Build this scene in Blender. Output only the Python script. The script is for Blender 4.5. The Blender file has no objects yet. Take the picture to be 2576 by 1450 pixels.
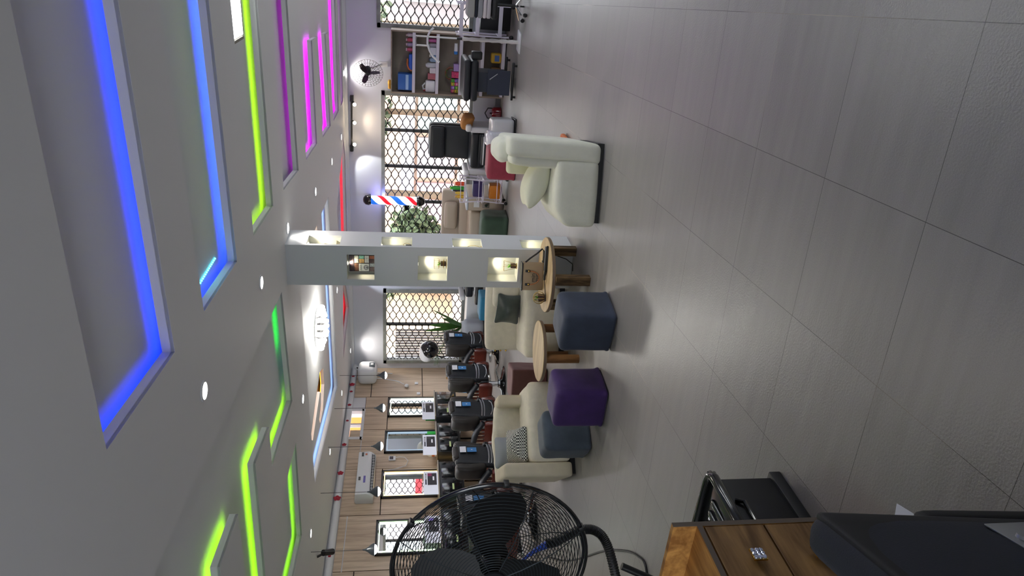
import bpy, bmesh, math, random
from mathutils import Vector, Matrix, Euler
random.seed(7)
SC = bpy.context.scene
COL = SC.collection
pi = math.pi

# ------------------------------------------------------------------ camera, world, exposure
F_PX, PITCH, ROLL, YAW, CAM_H = 1772.0, -0.148, -0.0132, 0.461, 1.64
def _rot():
    cp, sp = math.cos(PITCH), math.sin(PITCH); cr, sr = math.cos(ROLL), math.sin(ROLL); cy, sy = math.cos(YAW), math.sin(YAW)
    return Matrix(((cy, -sy, 0), (sy, cy, 0), (0, 0, 1))) @ Matrix(((1, 0, 0), (0, cp, -sp), (0, sp, cp))) @ Matrix(((cr, 0, sr), (0, 1, 0), (-sr, 0, cr)))
M_ = _rot()
rgt, fwd, upv = M_ @ Vector((1, 0, 0)), M_ @ Vector((0, 1, 0)), M_ @ Vector((0, 0, 1))
cam = bpy.data.cameras.new('camera'); camo = bpy.data.objects.new('camera', cam); COL.objects.link(camo)
# the phone was held on its side: picture-right is the room's down
X, Y, Z = -upv, rgt, -fwd
camo.matrix_world = Matrix(((X.x, Y.x, Z.x, 0), (X.y, Y.y, Z.y, 0), (X.z, Y.z, Z.z, CAM_H), (0, 0, 0, 1)))
cam.sensor_fit = 'HORIZONTAL'; cam.sensor_width = 36.0; cam.lens = F_PX / 2576 * 36.0
cam.clip_start = 0.05; cam.clip_end = 200
SC.camera = camo
SC.view_settings.view_transform = 'Standard'; SC.view_settings.look = 'None'
SC.view_settings.exposure = 0.0; SC.view_settings.gamma = 1.0; SC.view_settings.use_curve_mapping = False
SC.cycles.max_bounces = 8; SC.cycles.diffuse_bounces = 4; SC.cycles.glossy_bounces = 4
SC.cycles.transmission_bounces = 4; SC.cycles.transparent_max_bounces = 12
SC.cycles.sample_clamp_indirect = 6.0; SC.cycles.caustics_reflective = False; SC.cycles.caustics_refractive = False
w = bpy.data.worlds.new('world'); SC.world = w; w.use_nodes = True
bg = w.node_tree.nodes['Background']; bg.inputs[0].default_value = (0.90, 0.95, 1.0, 1); bg.inputs[1].default_value = 5.2

def link(o): COL.objects.link(o); return o
def lin(c):
    if isinstance(c, str):
        c = tuple(int(c[i:i + 2], 16) / 255 for i in (1, 3, 5))
    return tuple((v / 12.92 if v <= .04045 else ((v + .055) / 1.055) ** 2.4) for v in c[:3]) + (1,)

# ------------------------------------------------------------------ materials
MATS = {}
def mat(name, color='#808080', rough=.5, metal=0., var=0., vscale=6., bump=0., bscale=80., emit=None, estr=0., spec=None,
        stretch=None, var2=None, coat=0., sheen=0., alpha=1., trans=0., ior=1.45):
    if name in MATS: return MATS[name]
    m = bpy.data.materials.new(name); m.use_nodes = True; nt = m.node_tree; N = nt.nodes; L = nt.links
    p = N['Principled BSDF']
    c = lin(color); p.inputs['Base Color'].default_value = c
    p.inputs['Roughness'].default_value = rough; p.inputs['Metallic'].default_value = metal
    if spec is not None: p.inputs['Specular IOR Level'].default_value = spec
    if coat: p.inputs['Coat Weight'].default_value = coat; p.inputs['Coat Roughness'].default_value = .1
    if sheen: p.inputs['Sheen Weight'].default_value = sheen; p.inputs['Sheen Roughness'].default_value = .4
    if trans: p.inputs['Transmission Weight'].default_value = trans; p.inputs['IOR'].default_value = ior
    if alpha < 1: p.inputs['Alpha'].default_value = alpha
    if emit is not None:
        p.inputs['Emission Color'].default_value = lin(emit); p.inputs['Emission Strength'].default_value = estr
    if var or bump:
        tc = N.new('ShaderNodeTexCoord'); mp = N.new('ShaderNodeMapping'); L.new(tc.outputs['Object'], mp.inputs[0])
        if stretch: mp.inputs['Scale'].default_value = stretch
    if var:
        n = N.new('ShaderNodeTexNoise'); n.inputs['Scale'].default_value = vscale; n.inputs['Detail'].default_value = 6; n.inputs['Roughness'].default_value = .6
        L.new(mp.outputs[0], n.inputs['Vector'])
        r = N.new('ShaderNodeValToRGB'); L.new(n.outputs['Fac'], r.inputs[0])
        c2 = lin(var2) if var2 else tuple(v * (1 - var) for v in c[:3]) + (1,)
        c3 = c if var2 else tuple(min(1, v * (1 + var)) for v in c[:3]) + (1,)
        r.color_ramp.elements[0].position = .32; r.color_ramp.elements[0].color = c2
        r.color_ramp.elements[1].position = .68; r.color_ramp.elements[1].color = c3
        L.new(r.outputs[0], p.inputs['Base Color'])
    if bump:
        n2 = N.new('ShaderNodeTexNoise'); n2.inputs['Scale'].default_value = bscale; n2.inputs['Detail'].default_value = 3
        L.new(mp.outputs[0], n2.inputs['Vector'])
        b = N.new('ShaderNodeBump'); b.inputs['Strength'].default_value = bump; b.inputs['Distance'].default_value = .01
        L.new(n2.outputs['Fac'], b.inputs['Height']); L.new(b.outputs[0], p.inputs['Normal'])
    MATS[name] = m
    return m

def glow(name, color, strength):
    return mat(name, '#202020', .5, emit=color, estr=strength)

def wood(name, c1, c2, scale=(1, 1, 1), rough=.4, ws=3., dist=4., coat=0.):
    if name in MATS: return MATS[name]
    m = bpy.data.materials.new(name); m.use_nodes = True; N = m.node_tree.nodes; L = m.node_tree.links
    p = N['Principled BSDF']; p.inputs['Roughness'].default_value = rough
    if coat: p.inputs['Coat Weight'].default_value = coat
    tc = N.new('ShaderNodeTexCoord'); mp = N.new('ShaderNodeMapping'); mp.inputs['Scale'].default_value = scale
    L.new(tc.outputs['Object'], mp.inputs[0])
    n = N.new('ShaderNodeTexNoise'); n.inputs['Scale'].default_value = ws; n.inputs['Detail'].default_value = 8; n.inputs['Distortion'].default_value = dist * .1
    L.new(mp.outputs[0], n.inputs['Vector'])
    n2 = N.new('ShaderNodeTexNoise'); n2.inputs['Scale'].default_value = ws * 5; n2.inputs['Detail'].default_value = 4
    L.new(mp.outputs[0], n2.inputs['Vector'])
    mx = N.new('ShaderNodeMath'); mx.operation = 'MULTIPLY_ADD'; mx.inputs[1].default_value = .35
    L.new(n2.outputs['Fac'], mx.inputs[0]); L.new(n.outputs['Fac'], mx.inputs[2])
    r = N.new('ShaderNodeValToRGB'); L.new(mx.outputs[0], r.inputs[0])
    r.color_ramp.elements[0].position = .5; r.color_ramp.elements[0].color = lin(c2)
    r.color_ramp.elements[1].position = .85; r.color_ramp.elements[1].color = lin(c1)
    L.new(r.outputs[0], p.inputs['Base Color']); MATS[name] = m
    return m

def glass(name, tint=(1, 1, 1, 1), refl=.12):
    if name in MATS: return MATS[name]
    m = bpy.data.materials.new(name); m.use_nodes = True; N = m.node_tree.nodes; L = m.node_tree.links
    N.remove(N['Principled BSDF']); out = N['Material Output']
    t = N.new('ShaderNodeBsdfTransparent'); t.inputs[0].default_value = tint
    g = N.new('ShaderNodeBsdfGlossy'); g.inputs['Roughness'].default_value = .02
    lw = N.new('ShaderNodeLayerWeight'); lw.inputs[0].default_value = refl
    mx = N.new('ShaderNodeMixShader'); L.new(lw.outputs['Fresnel'], mx.inputs[0]); L.new(t.outputs[0], mx.inputs[1]); L.new(g.outputs[0], mx.inputs[2])
    L.new(mx.outputs[0], out.inputs[0]); MATS[name] = m
    return m

def floor_mat():
    m = bpy.data.materials.new('floor_tiles'); m.use_nodes = True; N = m.node_tree.nodes; L = m.node_tree.links
    p = N['Principled BSDF']
    tc = N.new('ShaderNodeTexCoord'); mp = N.new('ShaderNodeMapping'); mp.vector_type = 'POINT'
    mp.inputs['Rotation'].default_value = (0, 0, -.075); L.new(tc.outputs['Object'], mp.inputs[0])
    sx = N.new('ShaderNodeSeparateXYZ'); L.new(mp.outputs[0], sx.inputs[0])
    def math_(op, a, b=None, c=None):
        n = N.new('ShaderNodeMath'); n.operation = op
        for i, v in enumerate((a, b, c)):
            if v is None: continue
            if isinstance(v, (int, float)): n.inputs[i].default_value = v
            else: L.new(v, n.inputs[i])
        return n.outputs[0]
    T = .6012
    fx = math_('DIVIDE', math_('SUBTRACT', sx.outputs[0], .046), T); fy = math_('DIVIDE', math_('SUBTRACT', sx.outputs[1], 1.972), T)
    def edge(f):
        fr = math_('FRACT', f); d = math_('ABSOLUTE', math_('SUBTRACT', fr, .5)); return math_('SUBTRACT', .5, d)
    d = math_('MINIMUM', edge(fx), edge(fy))
    groutm = math_('LESS_THAN', d, .0021)
    cid = N.new('ShaderNodeCombineXYZ'); L.new(math_('FLOOR', fx), cid.inputs[0]); L.new(math_('FLOOR', fy), cid.inputs[1])
    wn = N.new('ShaderNodeTexWhiteNoise'); wn.noise_dimensions = '2D'; L.new(cid.outputs[0], wn.inputs['Vector'])
    # long streaks running across the room plus fine speckle, both in the tile body
    m2 = N.new('ShaderNodeMapping'); m2.inputs['Scale'].default_value = (.55, 5.0, 1); L.new(mp.outputs[0], m2.inputs[0])
    off = N.new('ShaderNodeVectorMath'); off.operation = 'ADD'; L.new(m2.outputs[0], off.inputs[0])
    sc = N.new('ShaderNodeVectorMath'); sc.operation = 'SCALE'; sc.inputs['Scale'].default_value = 13.; L.new(wn.outputs['Color'], sc.inputs[0]); L.new(sc.outputs[0], off.inputs[1])
    n1 = N.new('ShaderNodeTexNoise'); n1.inputs['Scale'].default_value = 3.0; n1.inputs['Detail'].default_value = 5; L.new(off.outputs[0], n1.inputs['Vector'])
    n2 = N.new('ShaderNodeTexNoise'); n2.inputs['Scale'].default_value = 260; n2.inputs['Detail'].default_value = 2; L.new(mp.outputs[0], n2.inputs['Vector'])
    v = math_('ADD', math_('MULTIPLY', math_('SUBTRACT', n1.outputs['Fac'], .5), .45), math_('MULTIPLY', math_('SUBTRACT', n2.outputs['Fac'], .5), .45))
    v = math_('ADD', v, math_('MULTIPLY', math_('SUBTRACT', wn.outputs['Value'], .5), .10))
    v = math_('ADD', v, 1.0)
    hs = N.new('ShaderNodeMix'); hs.data_type = 'RGBA'; hs.blend_type = 'MULTIPLY'; hs.inputs[0].default_value = 1
    hs.inputs[6].default_value = lin('#8f8c8a')
    cc = N.new('ShaderNodeCombineColor'); [L.new(v, cc.inputs[i]) for i in range(3)]
    L.new(cc.outputs[0], hs.inputs[7])
    # grout: mostly dark, pale where it has been wiped
    ng = N.new('ShaderNodeTexNoise'); ng.inputs['Scale'].default_value = .55; L.new(mp.outputs[0], ng.inputs['Vector'])
    gr = N.new('ShaderNodeValToRGB'); L.new(ng.outputs['Fac'], gr.inputs[0])
    gr.color_ramp.elements[0].position = .52; gr.color_ramp.elements[0].color = lin('#3c3a39')
    gr.color_ramp.elements[1].position = .60; gr.color_ramp.elements[1].color = lin('#b8ad9c')
    mg = N.new('ShaderNodeMix'); mg.data_type = 'RGBA'; L.new(groutm, mg.inputs[0]); L.new(hs.outputs[2], mg.inputs[6]); L.new(gr.outputs[0], mg.inputs[7])
    L.new(mg.outputs[2], p.inputs['Base Color'])
    rr = math_('MULTIPLY_ADD', n1.outputs['Fac'], .16, .28); L.new(rr, p.inputs['Roughness'])
    b = N.new('ShaderNodeBump'); b.inputs['Strength'].default_value = .25; b.inputs['Distance'].default_value = .004
    nb = N.new('ShaderNodeTexNoise'); nb.inputs['Scale'].default_value = 110; nb.inputs['Detail'].default_value = 3; L.new(mp.outputs[0], nb.inputs['Vector'])
    L.new(nb.outputs['Fac'], b.inputs['Height']); L.new(b.outputs[0], p.inputs['Normal'])
    p.inputs['Specular IOR Level'].default_value = .85
    return m

m_white = mat('white_paint', '#d9dade', .55, bump=.05, bscale=60)
m_ceil = mat('ceiling_paint', '#e2e3e6', .6, bump=.03, bscale=40)
m_ceil_up = mat('ceiling_paint_upper', '#e2e3e6', .6)
m_wallback = mat('wall_gloss_paint', '#cdd1dc', .42, bump=.04, bscale=8)
m_pillar = mat('pillar_paint', '#cfd3d8', .5)
m_niche = mat('niche_paint', '#e8e9e2', .5)
m_metal_dark = mat('dark_metal', '#24272c', .35, .6)
m_black = mat('black_plastic', '#15171a', .4)
m_black_gloss = mat('black_gloss', '#0f1113', .12, coat=.5)
m_leather = mat('black_leather', '#1c2027', .42, bump=.15, bscale=120)
m_chrome = mat('chrome', '#d8dadc', .12, 1.)
m_steel = mat('brushed_steel', '#a8abae', .35, 1.)
m_whiteplastic = mat('white_plastic', '#dcdfe4', .3)
m_gold = mat('gold', '#d9b25a', .22, 1.)
m_frame = mat('window_frame_paint', '#8a8f8c', .5, var=.18, vscale=9)
m_frame_dark = mat('window_mullion', '#3a3d40', .5)
m_glass = glass('window_glass')
m_wire = mat('grille_wire', '#2c2f33', .5, .3)
m_brown = mat('brown_lacquer', '#5c2a22', .22, var=.2, vscale=5, coat=.4)
m_panelwood = wood('wall_panel_wood', '#d2bea6', '#ad9882', (7, 7, .45), .35, 2.4)
m_walnut = wood('desk_walnut', '#a98252', '#70502c', (7, .8, 7), .38, 2.2, 14)
m_walnut2 = wood('desk_walnut_inside', '#d09a54', '#96642f', (7, .8, 7), .42, 2.2, 12)
m_oak = wood('table_oak', '#d8bf95', '#b4966a', (1.2, 14, 1), .42, 1.6, 6)
m_bark = wood('rough_leg_wood', '#8a6f4c', '#3e2f20', (12, 12, 1.6), .75, 2.5, 8)
m_round = wood('round_leg_wood', '#a97a4b', '#7d5531', (10, 10, 1.2), .5, 2.2, 6)
m_edge = mat('board_edge', '#6e6256', .5)
m_cream = mat('cream_fabric', '#e8e1cf', .9, var=.06, vscale=14, bump=.12, bscale=160, sheen=.2)
m_grey_cream = mat('pale_grey_velvet', '#dfe0d2', .85, var=.05, vscale=6, bump=.1, bscale=120, sheen=.3)
m_beige = mat('beige_leather', '#b3a799', .5, bump=.06, bscale=90)
m_paperwhite = mat('white_card', '#e2e6f2', .6)
m_leaf = mat('leaf_green', '#3f6b2c', .45, var=.3, vscale=8)
m_leafb = mat('leaf_bright', '#6fc23a', .5)
m_soil = mat('dark_wood_pot', '#4a3328', .6, var=.3, vscale=20, stretch=(6, 6, 1))
def velvet(n, c, v=.18): return mat(n, c, .75, var=v, vscale=7, bump=.06, bscale=60, sheen=.25)

# ------------------------------------------------------------------ mesh builder
class B:
    def __init__(s): s.bm = bmesh.new()
    def _add(s, vs, fs, M=None):
        if M is not None: vs = [M @ Vector(v) for v in vs]
        bv = [s.bm.verts.new(v) for v in vs]
        for f in fs:
            try: s.bm.faces.new([bv[i] for i in f])
            except ValueError: pass
        return bv
    def box(s, x0, x1, y0, y1, z0, z1, bev=0., seg=2, M=None):
        vs = [(x, y, z) for x in (x0, x1) for y in (y0, y1) for z in (z0, z1)]
        fs = [(0, 1, 3, 2), (4, 6, 7, 5), (0, 4, 5, 1), (2, 3, 7, 6), (0, 2, 6, 4), (1, 5, 7, 3)]
        if not bev: s._add(vs, fs, M); return s
        t = bmesh.new(); bv = [t.verts.new(v) for v in vs]
        for f in fs: t.faces.new([bv[i] for i in f])
        bmesh.ops.bevel(t, geom=t.edges[:], offset=bev, segments=seg, profile=.5, affect='EDGES')
        s.merge(t, M); t.free(); return s
    def merge(s, t, M=None):
        t.verts.ensure_lookup_table(); t.verts.index_update()
        s._add([v.co.copy() for v in t.verts], [[v.index for v in f.verts] for f in t.faces], M)
    def tube(s, pts, r, n=8, closed=False, cap=True, M=None):
        pts = [Vector(p) for p in pts]; rs = r if isinstance(r, (list, tuple)) else [r] * len(pts)
        K = len(pts); rings = []; up = None
        for i, p in enumerate(pts):
            a = pts[(i - 1) % K] if (closed or i > 0) else pts[0]
            b = pts[(i + 1) % K] if (closed or i < K - 1) else pts[-1]
            t = (b - a).normalized() if (b - a).length > 1e-9 else Vector((0, 0, 1))
            if up is None:
                up = Vector((0, 0, 1)) if abs(t.z) < .9 else Vector((1, 0, 0))
            u = t.cross(up)
            if u.length < 1e-6: up = Vector((.3, .9, .2)); u = t.cross(up)
            u.normalize(); v = u.cross(t); up = v
            rings.append([p + (u * math.cos(2 * pi * k / n) + v * math.sin(2 * pi * k / n)) * rs[i] for k in range(n)])
        vs = [q for g in rings for q in g]; fs = []
        for i in range(K if closed else K - 1):
            j = (i + 1) % K
            for k in range(n): fs.append((i * n + k, i * n + (k + 1) % n, j * n + (k + 1) % n, j * n + k))
        if cap and not closed: fs.append(tuple(range(n))[::-1]); fs.append(tuple((K - 1) * n + k for k in range(n)))
        s._add(vs, fs, M); return s
    def cyl(s, p0, p1, r, r1=None, n=20, M=None): return s.tube([p0, p1], [r, r if r1 is None else r1], n, M=M)
    def lathe(s, prof, n=28, M=None, cap=True):
        vs = []; fs = []
        for r, z in prof: vs += [(r * math.cos(2 * pi * k / n), r * math.sin(2 * pi * k / n), z) for k in range(n)]
        for i in range(len(prof) - 1):
            for k in range(n): fs.append((i * n + k, i * n + (k + 1) % n, (i + 1) * n + (k + 1) % n, (i + 1) * n + k))
        if cap:
            fs.append(tuple(range(n))[::-1]); fs.append(tuple((len(prof) - 1) * n + k for k in range(n)))
        s._add(vs, fs, M); return s
    def prism(s, poly, z0, z1, M=None, bev=0.):
        n = len(poly); vs = [(x, y, z0) for x, y in poly] + [(x, y, z1) for x, y in poly]
        fs = [tuple(range(n))[::-1], tuple(range(n, 2 * n))] + [(i, (i + 1) % n, n + (i + 1) % n, n + i) for i in range(n)]
        if bev:
            t = bmesh.new(); bv = [t.verts.new(v) for v in vs]
            for f in fs: t.faces.new([bv[i] for i in f])
            bmesh.ops.bevel(t, geom=t.edges[:], offset=bev, segments=2, profile=.5, affect='EDGES'); s.merge(t, M); t.free()
        else: s._add(vs, fs, M)
        return s
    def soft(s, c, size, r, n=14, bulge=(0, 0, 0), M=None, f=None, noise=0., nf=9., seed=0):
        """rounded, slightly swollen upholstered block"""
        hx, hy, hz = size[0] / 2, size[1] / 2, size[2] / 2; r = min(r, hx, hy, hz) * .999
        idx = {}; vs = []; fs = []
        def vid(i, j, k):
            key = (i, j, k)
            if key not in idx:
                def g(t):  # denser near the edges
                    t = t / n * 2 - 1; return math.sin(t * pi / 2)
                p = Vector((g(i) * hx, g(j) * hy, g(k) * hz))
                q = Vector((max(-(hx - r), min(hx - r, p.x)), max(-(hy - r), min(hy - r, p.y)), max(-(hz - r), min(hz - r, p.z))))
                d = p - q; p = q + (d.normalized() * r if d.length > 1e-9 else d)
                ax, ay, az = p.x / hx, p.y / hy, p.z / hz
                p.x += bulge[0] * ax * (1 - ay * ay) * (1 - az * az); p.y += bulge[1] * ay * (1 - ax * ax) * (1 - az * az); p.z += bulge[2] * az * (1 - ax * ax) * (1 - ay * ay)
                if noise:
                    from mathutils import noise as _n
                    p += Vector((_n.noise(p * nf + Vector((seed, 0, 0))), _n.noise(p * nf + Vector((0, seed + 5, 0))), _n.noise(p * nf + Vector((0, 3, seed))))) * noise
                if f: p = Vector(f(p))
                idx[key] = len(vs); vs.append(p + Vector(c))
            return idx[key]
        for a in range(n):
            for b in range(n):
                fs.append((vid(a, b, 0), vid(a, b + 1, 0), vid(a + 1, b + 1, 0), vid(a + 1, b, 0)))
                fs.append((vid(a, b, n), vid(a + 1, b, n), vid(a + 1, b + 1, n), vid(a, b + 1, n)))
                fs.append((vid(a, 0, b), vid(a + 1, 0, b), vid(a + 1, 0, b + 1), vid(a, 0, b + 1)))
                fs.append((vid(a, n, b), vid(a, n, b + 1), vid(a + 1, n, b + 1), vid(a + 1, n, b)))
                fs.append((vid(0, a, b), vid(0, a, b + 1), vid(0, a + 1, b + 1), vid(0, a + 1, b)))
                fs.append((vid(n, a, b), vid(n, a + 1, b), vid(n, a + 1, b + 1), vid(n, a, b + 1)))
        s._add(vs, fs, M); return s
    def ball(s, c, r, n=16, M=None):
        rx, ry, rz = (r, r, r) if isinstance(r, (int, float)) else r
        prof = [(max(1e-4, math.sin(pi * i / n)), -math.cos(pi * i / n)) for i in range(n + 1)]
        S = Matrix.Translation(c) @ Matrix.Diagonal((rx, ry, rz, 1))
        s.lathe(prof, n * 2, (M @ S) if M is not None else S); return s
    def leaf(s, base, tip, w, droop=0., fold=.25, n=7, side=None):
        base, tip = Vector(base), Vector(tip); d = tip - base
        sd = side or d.cross(Vector((0, 0, 1)))
        sd = Vector(sd)
        if sd.length < 1e-6: sd = Vector((1, 0, 0))
        sd.normalize(); nn = sd.cross(d).normalized(); vs = []; fs = []
        for i in range(n + 1):
            t = i / n; c = base + d * t + Vector((0, 0, -droop * t * t)); ww = w * math.sin(pi * min(1, t * .93 + .07)) ** .8
            vs += [c + sd * ww - nn * ww * fold, c, c - sd * ww - nn * ww * fold]
        for i in range(n):
            a = i * 3; fs += [(a, a + 1, a + 4, a + 3), (a + 1, a + 2, a + 5, a + 4)]
        s._add(vs, fs); return s

def obj(name, b, m, parent=None, smooth=38, mats=None):
    me = bpy.data.meshes.new(name); b.bm.normal_update()
    bmesh.ops.recalc_face_normals(b.bm, faces=b.bm.faces[:])
    b.bm.to_mesh(me); b.bm.free()
    if smooth:
        me.polygons.foreach_set('use_smooth', [True] * len(me.polygons)); me.set_sharp_from_angle(angle=math.radians(smooth))
    me.materials.append(m)
    o = bpy.data.objects.new(name, me); link(o)
    if parent: o.parent = parent
    return o
def tag(o, label=None, cat=None, group=None, kind=None):
    if label: o['label'] = label
    if cat: o['category'] = cat
    if group: o['group'] = group
    if kind: o['kind'] = kind
    return o
def thing(name, label, cat, loc=(0, 0, 0), rz=0., group=None, rot=None):
    o = bpy.data.objects.new(name, None); link(o); o.location = loc; o.rotation_euler = rot or (0, 0, rz); o.empty_display_size = .1
    return tag(o, label, cat, group)
def struct(name, b, m, parent=None, smooth=0):
    o = obj(name, b, m, parent, smooth)
    if not parent: o['kind'] = 'structure'
    return o
def kids(o): return [c for c in bpy.data.objects if c.parent == o]
def dup(root, loc=None, rz=None, label=None, group=None, parent=None):
    r = root.copy(); link(r)
    if parent: r.parent = parent
    if loc is not None: r.location = loc
    if rz is not None: r.rotation_euler = (0, 0, rz)
    if label: r['label'] = label
    if group: r['group'] = group
    for c in kids(root): dup(c, parent=r)
    return r
def T(x, y, z, rx=0, ry=0, rz=0): return Matrix.Translation((x, y, z)) @ Euler((rx, ry, rz)).to_matrix().to_4x4()
def text(name, body, size, M, m, parent=None, ext=.0006, align='CENTER', space=1.):
    cu = bpy.data.curves.new(name, 'FONT'); cu.body = body; cu.size = size; cu.extrude = ext; cu.align_x = align; cu.align_y = 'CENTER'; cu.space_character = space
    t = bpy.data.objects.new('t', cu); link(t)
    dg = bpy.context.evaluated_depsgraph_get(); me = bpy.data.meshes.new_from_object(t.evaluated_get(dg))
    bpy.data.objects.remove(t); me.transform(M); me.materials.clear(); me.materials.append(m); me.name = name
    o = bpy.data.objects.new(name, me); link(o)
    if parent: o.parent = parent
    return o
def spot(name, loc, power, color, angle, blend=.5, radius=.04, target=None, parent=None):
    l = bpy.data.lights.new(name, 'SPOT'); l.energy = power; l.color = lin(color)[:3]; l.spot_size = math.radians(angle); l.spot_blend = blend; l.shadow_soft_size = radius
    o = bpy.data.objects.new(name, l); link(o); o.location = loc
    if target is not None:
        o.rotation_euler = (Vector(target) - Vector(loc)).to_track_quat('-Z', 'Y').to_euler()
    if parent: o.parent = parent
    return o
def area(name, loc, size, power, color, rot=(0, 0, 0), parent=None, spread=180):
    l = bpy.data.lights.new(name, 'AREA'); l.shape = 'RECTANGLE'; l.size, l.size_y = size; l.energy = power; l.color = lin(color)[:3]; l.spread = math.radians(spread)
    o = bpy.data.objects.new(name, l); link(o); o.location = loc; o.rotation_euler = rot
    if parent: o.parent = parent
    return o

# ================================================================== ROOM SHELL
XL, XR, YF, YB, ZC, ZU = -8.4, 3.2, -2.6, 12.95, 2.78, 2.885
struct('floor', B().box(XL - .3, XR + .3, YF - .3, YB + .3, -.1, 0), floor_mat())

def ceiling_plate(name, z0, z1, outer, holes, m):
    bm = bmesh.new(); edges = []
    for poly in [outer] + holes:
        vs = [bm.verts.new((x, y, z0)) for x, y in poly]
        edges += [bm.edges.new((vs[i], vs[(i + 1) % len(vs)])) for i in range(len(vs))]
    bmesh.ops.triangle_fill(bm, edges=edges, use_beauty=True, use_dissolve=False)
    g = bmesh.ops.extrude_face_region(bm, geom=bm.faces[:])
    for e in g['geom']:
        if isinstance(e, bmesh.types.BMVert): e.co.z = z1
    b = B(); b.bm.free(); b.bm = bm
    return struct(name, b, m)
TR_BLUE1 = [(1.4, 2.36), (-1.88, 2.33), (-1.96, 3.18), (1.4, 3.14)]
TR_BLUE2 = [(1.4, 3.58), (-2.02, 3.71), (-2.08, 4.54), (1.4, 4.48)]
TR_LIME = [(1.4, 4.98), (-2.12, 5.09), (-2.18, 5.91), (1.4, 5.88)]
TR_DARK = [(1.4, 6.55), (-2.22, 6.44), (-2.32, 7.38), (1.4, 7.18)]
TR_MAG = [(1.4, 7.85), (-2.38, 7.96), (-2.46, 8.96), (-1.22, 8.93), (-1.25, 9.45), (-2.54, 9.56), (-2.63, 10.58), (-1.32, 10.36), (-1.34, 10.72), (-2.66, 10.98), (-2.69, 11.86), (-1.40, 11.83), (1.4, 11.9)]
TR_MAG4 = [(-1.0, 12.15), (-2.70, 12.22), (-2.71, 12.68), (-1.0, 12.62)]
TR_SKY = [(-3.30, 7.02), (-6.44, 7.24), (-6.97, 10.2), (-3.5, 9.93)]
TR_RED = [(-3.3, 12.55), (-4.1, 11.05), (-5.2, 11.3), (-5.8, 11.7), (-6.25, 11.55), (-7.12, 11.3), (-6.78, 12.72), (-5.9, 12.1), (-5.3, 12.74), (-3.66, 12.78)]
TR_GREEN = [(-2.78, 3.0), (-2.9, 4.1), (-3.05, 6.0), (-4.36, 6.13), (-4.25, 5.0), (-3.84, 5.02), (-3.76, 4.46), (-5.6, 4.38), (-5.6, 3.84), (-3.71, 3.88), (-3.66, 3.37), (-5.6, 3.27), (-5.6, 2.4), (-2.75, 2.4)]
TR_LIME2 = [(-4.86, 4.9), (-4.92, 6.16), (-6.2, 6.12), (-6.08, 4.85)]
TRAYS = [TR_BLUE1, TR_BLUE2, TR_LIME, TR_DARK, TR_MAG, TR_MAG4, TR_SKY, TR_RED, TR_GREEN, TR_LIME2]
OUT = [(XL, YF), (XR, YF), (XR, YB), (XL, YB)]
cp_ = ceiling_plate('ceiling', ZC, ZC + .018, OUT, TRAYS, m_ceil)
# two curved slots in the upper ceiling either side of the chandelier
def arc(cx, cy, rx, ry, a0, a1, n=14): return [(cx + rx * math.cos(math.radians(a0 + (a1 - a0) * i / n)), cy + ry * math.sin(math.radians(a0 + (a1 - a0) * i / n))) for i in range(n + 1)]
SLOT1 = [(-6.15, 7.75), (-5.98, 8.35), (-5.86, 8.95), (-6.02, 9.3), (-6.35, 9.35), (-6.62, 9.05), (-6.6, 8.7), (-6.47, 8.62), (-6.4, 8.85), (-6.25, 8.95), (-6.14, 8.85), (-6.22, 8.4), (-6.32, 7.95)]
SLOT2 = [(-3.85, 8.55), (-3.55, 8.8), (-3.6, 9.3), (-4.1, 9.5), (-4.1, 9.3), (-3.85, 9.15), (-3.8, 8.85)]
ceiling_plate('ceiling', ZU, ZU + .05, OUT, [SLOT1, SLOT2], m_ceil_up)
struct('ceiling', B().box(XL, XR, YF, YB, ZU + .12, ZU + .17), m_ceil_up)

def offset_poly(poly, d):
    n = len(poly); area_ = sum(poly[i][0] * poly[(i + 1) % n][1] - poly[(i + 1) % n][0] * poly[i][1] for i in range(n)); sg = 1 if area_ > 0 else -1
    out = []
    for i in range(n):
        p0, p1, p2 = Vector(poly[i - 1]), Vector(poly[i]), Vector(poly[(i + 1) % n])
        e1, e2 = (p1 - p0).normalized(), (p2 - p1).normalized()
        n1, n2 = Vector((e1.y, -e1.x)) * sg, Vector((e2.y, -e2.x)) * sg
        bis = (n1 + n2)
        if bis.length < .2: bis = n1
        bis.normalize(); k = d / max(.45, bis.dot(n1)); out.append(tuple(p1 + bis * k))
    return out
for poly in TRAYS:   # upstand that hides the strip
    q = offset_poly(poly, .014); n = len(poly); b = B()
    vs = [(x, y, z) for z in (ZC + .001, ZC + .06) for pl_ in (poly, q) for x, y in pl_]
    fs = []
    for i in range(n):
        j = (i + 1) % n; fs += [(i, j, 2 * n + j, 2 * n + i), (n + i, 3 * n + i, 3 * n + j, n + j), (2 * n + i, 2 * n + j, 3 * n + j, 3 * n + i), (i, n + i, n + j, j)]
    b._add(vs, fs); obj('tray_lip', b, m_ceil, cp_, 0)
LEDK = .15
def led(poly, color, st, label, z=ZC + .034, closed=True, off=.05, name='led_strip', r=.007):
    pts = [(x, y, z) for x, y in (offset_poly(poly, off) if off else poly)]
    o = obj(name, B().tube(pts, r, 5, closed=closed), glow('led_' + color, color, st * LEDK))
    return tag(o, label, 'led strip light', 'led strips hidden in the ceiling trays')
led(TR_BLUE1, '#0c34ff', 95, 'blue LED strip glowing in the ceiling tray nearest the camera')
led(TR_BLUE2, '#0c34ff', 95, 'blue LED strip in the second ceiling tray from the camera')
led(TR_LIME, '#b8ff10', 60, 'lime LED strip in the ceiling tray that also holds a white panel lamp')
led(TR_MAG, '#ee18ff', 85, 'magenta LED strip running around the comb-shaped ceiling tray')
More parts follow.
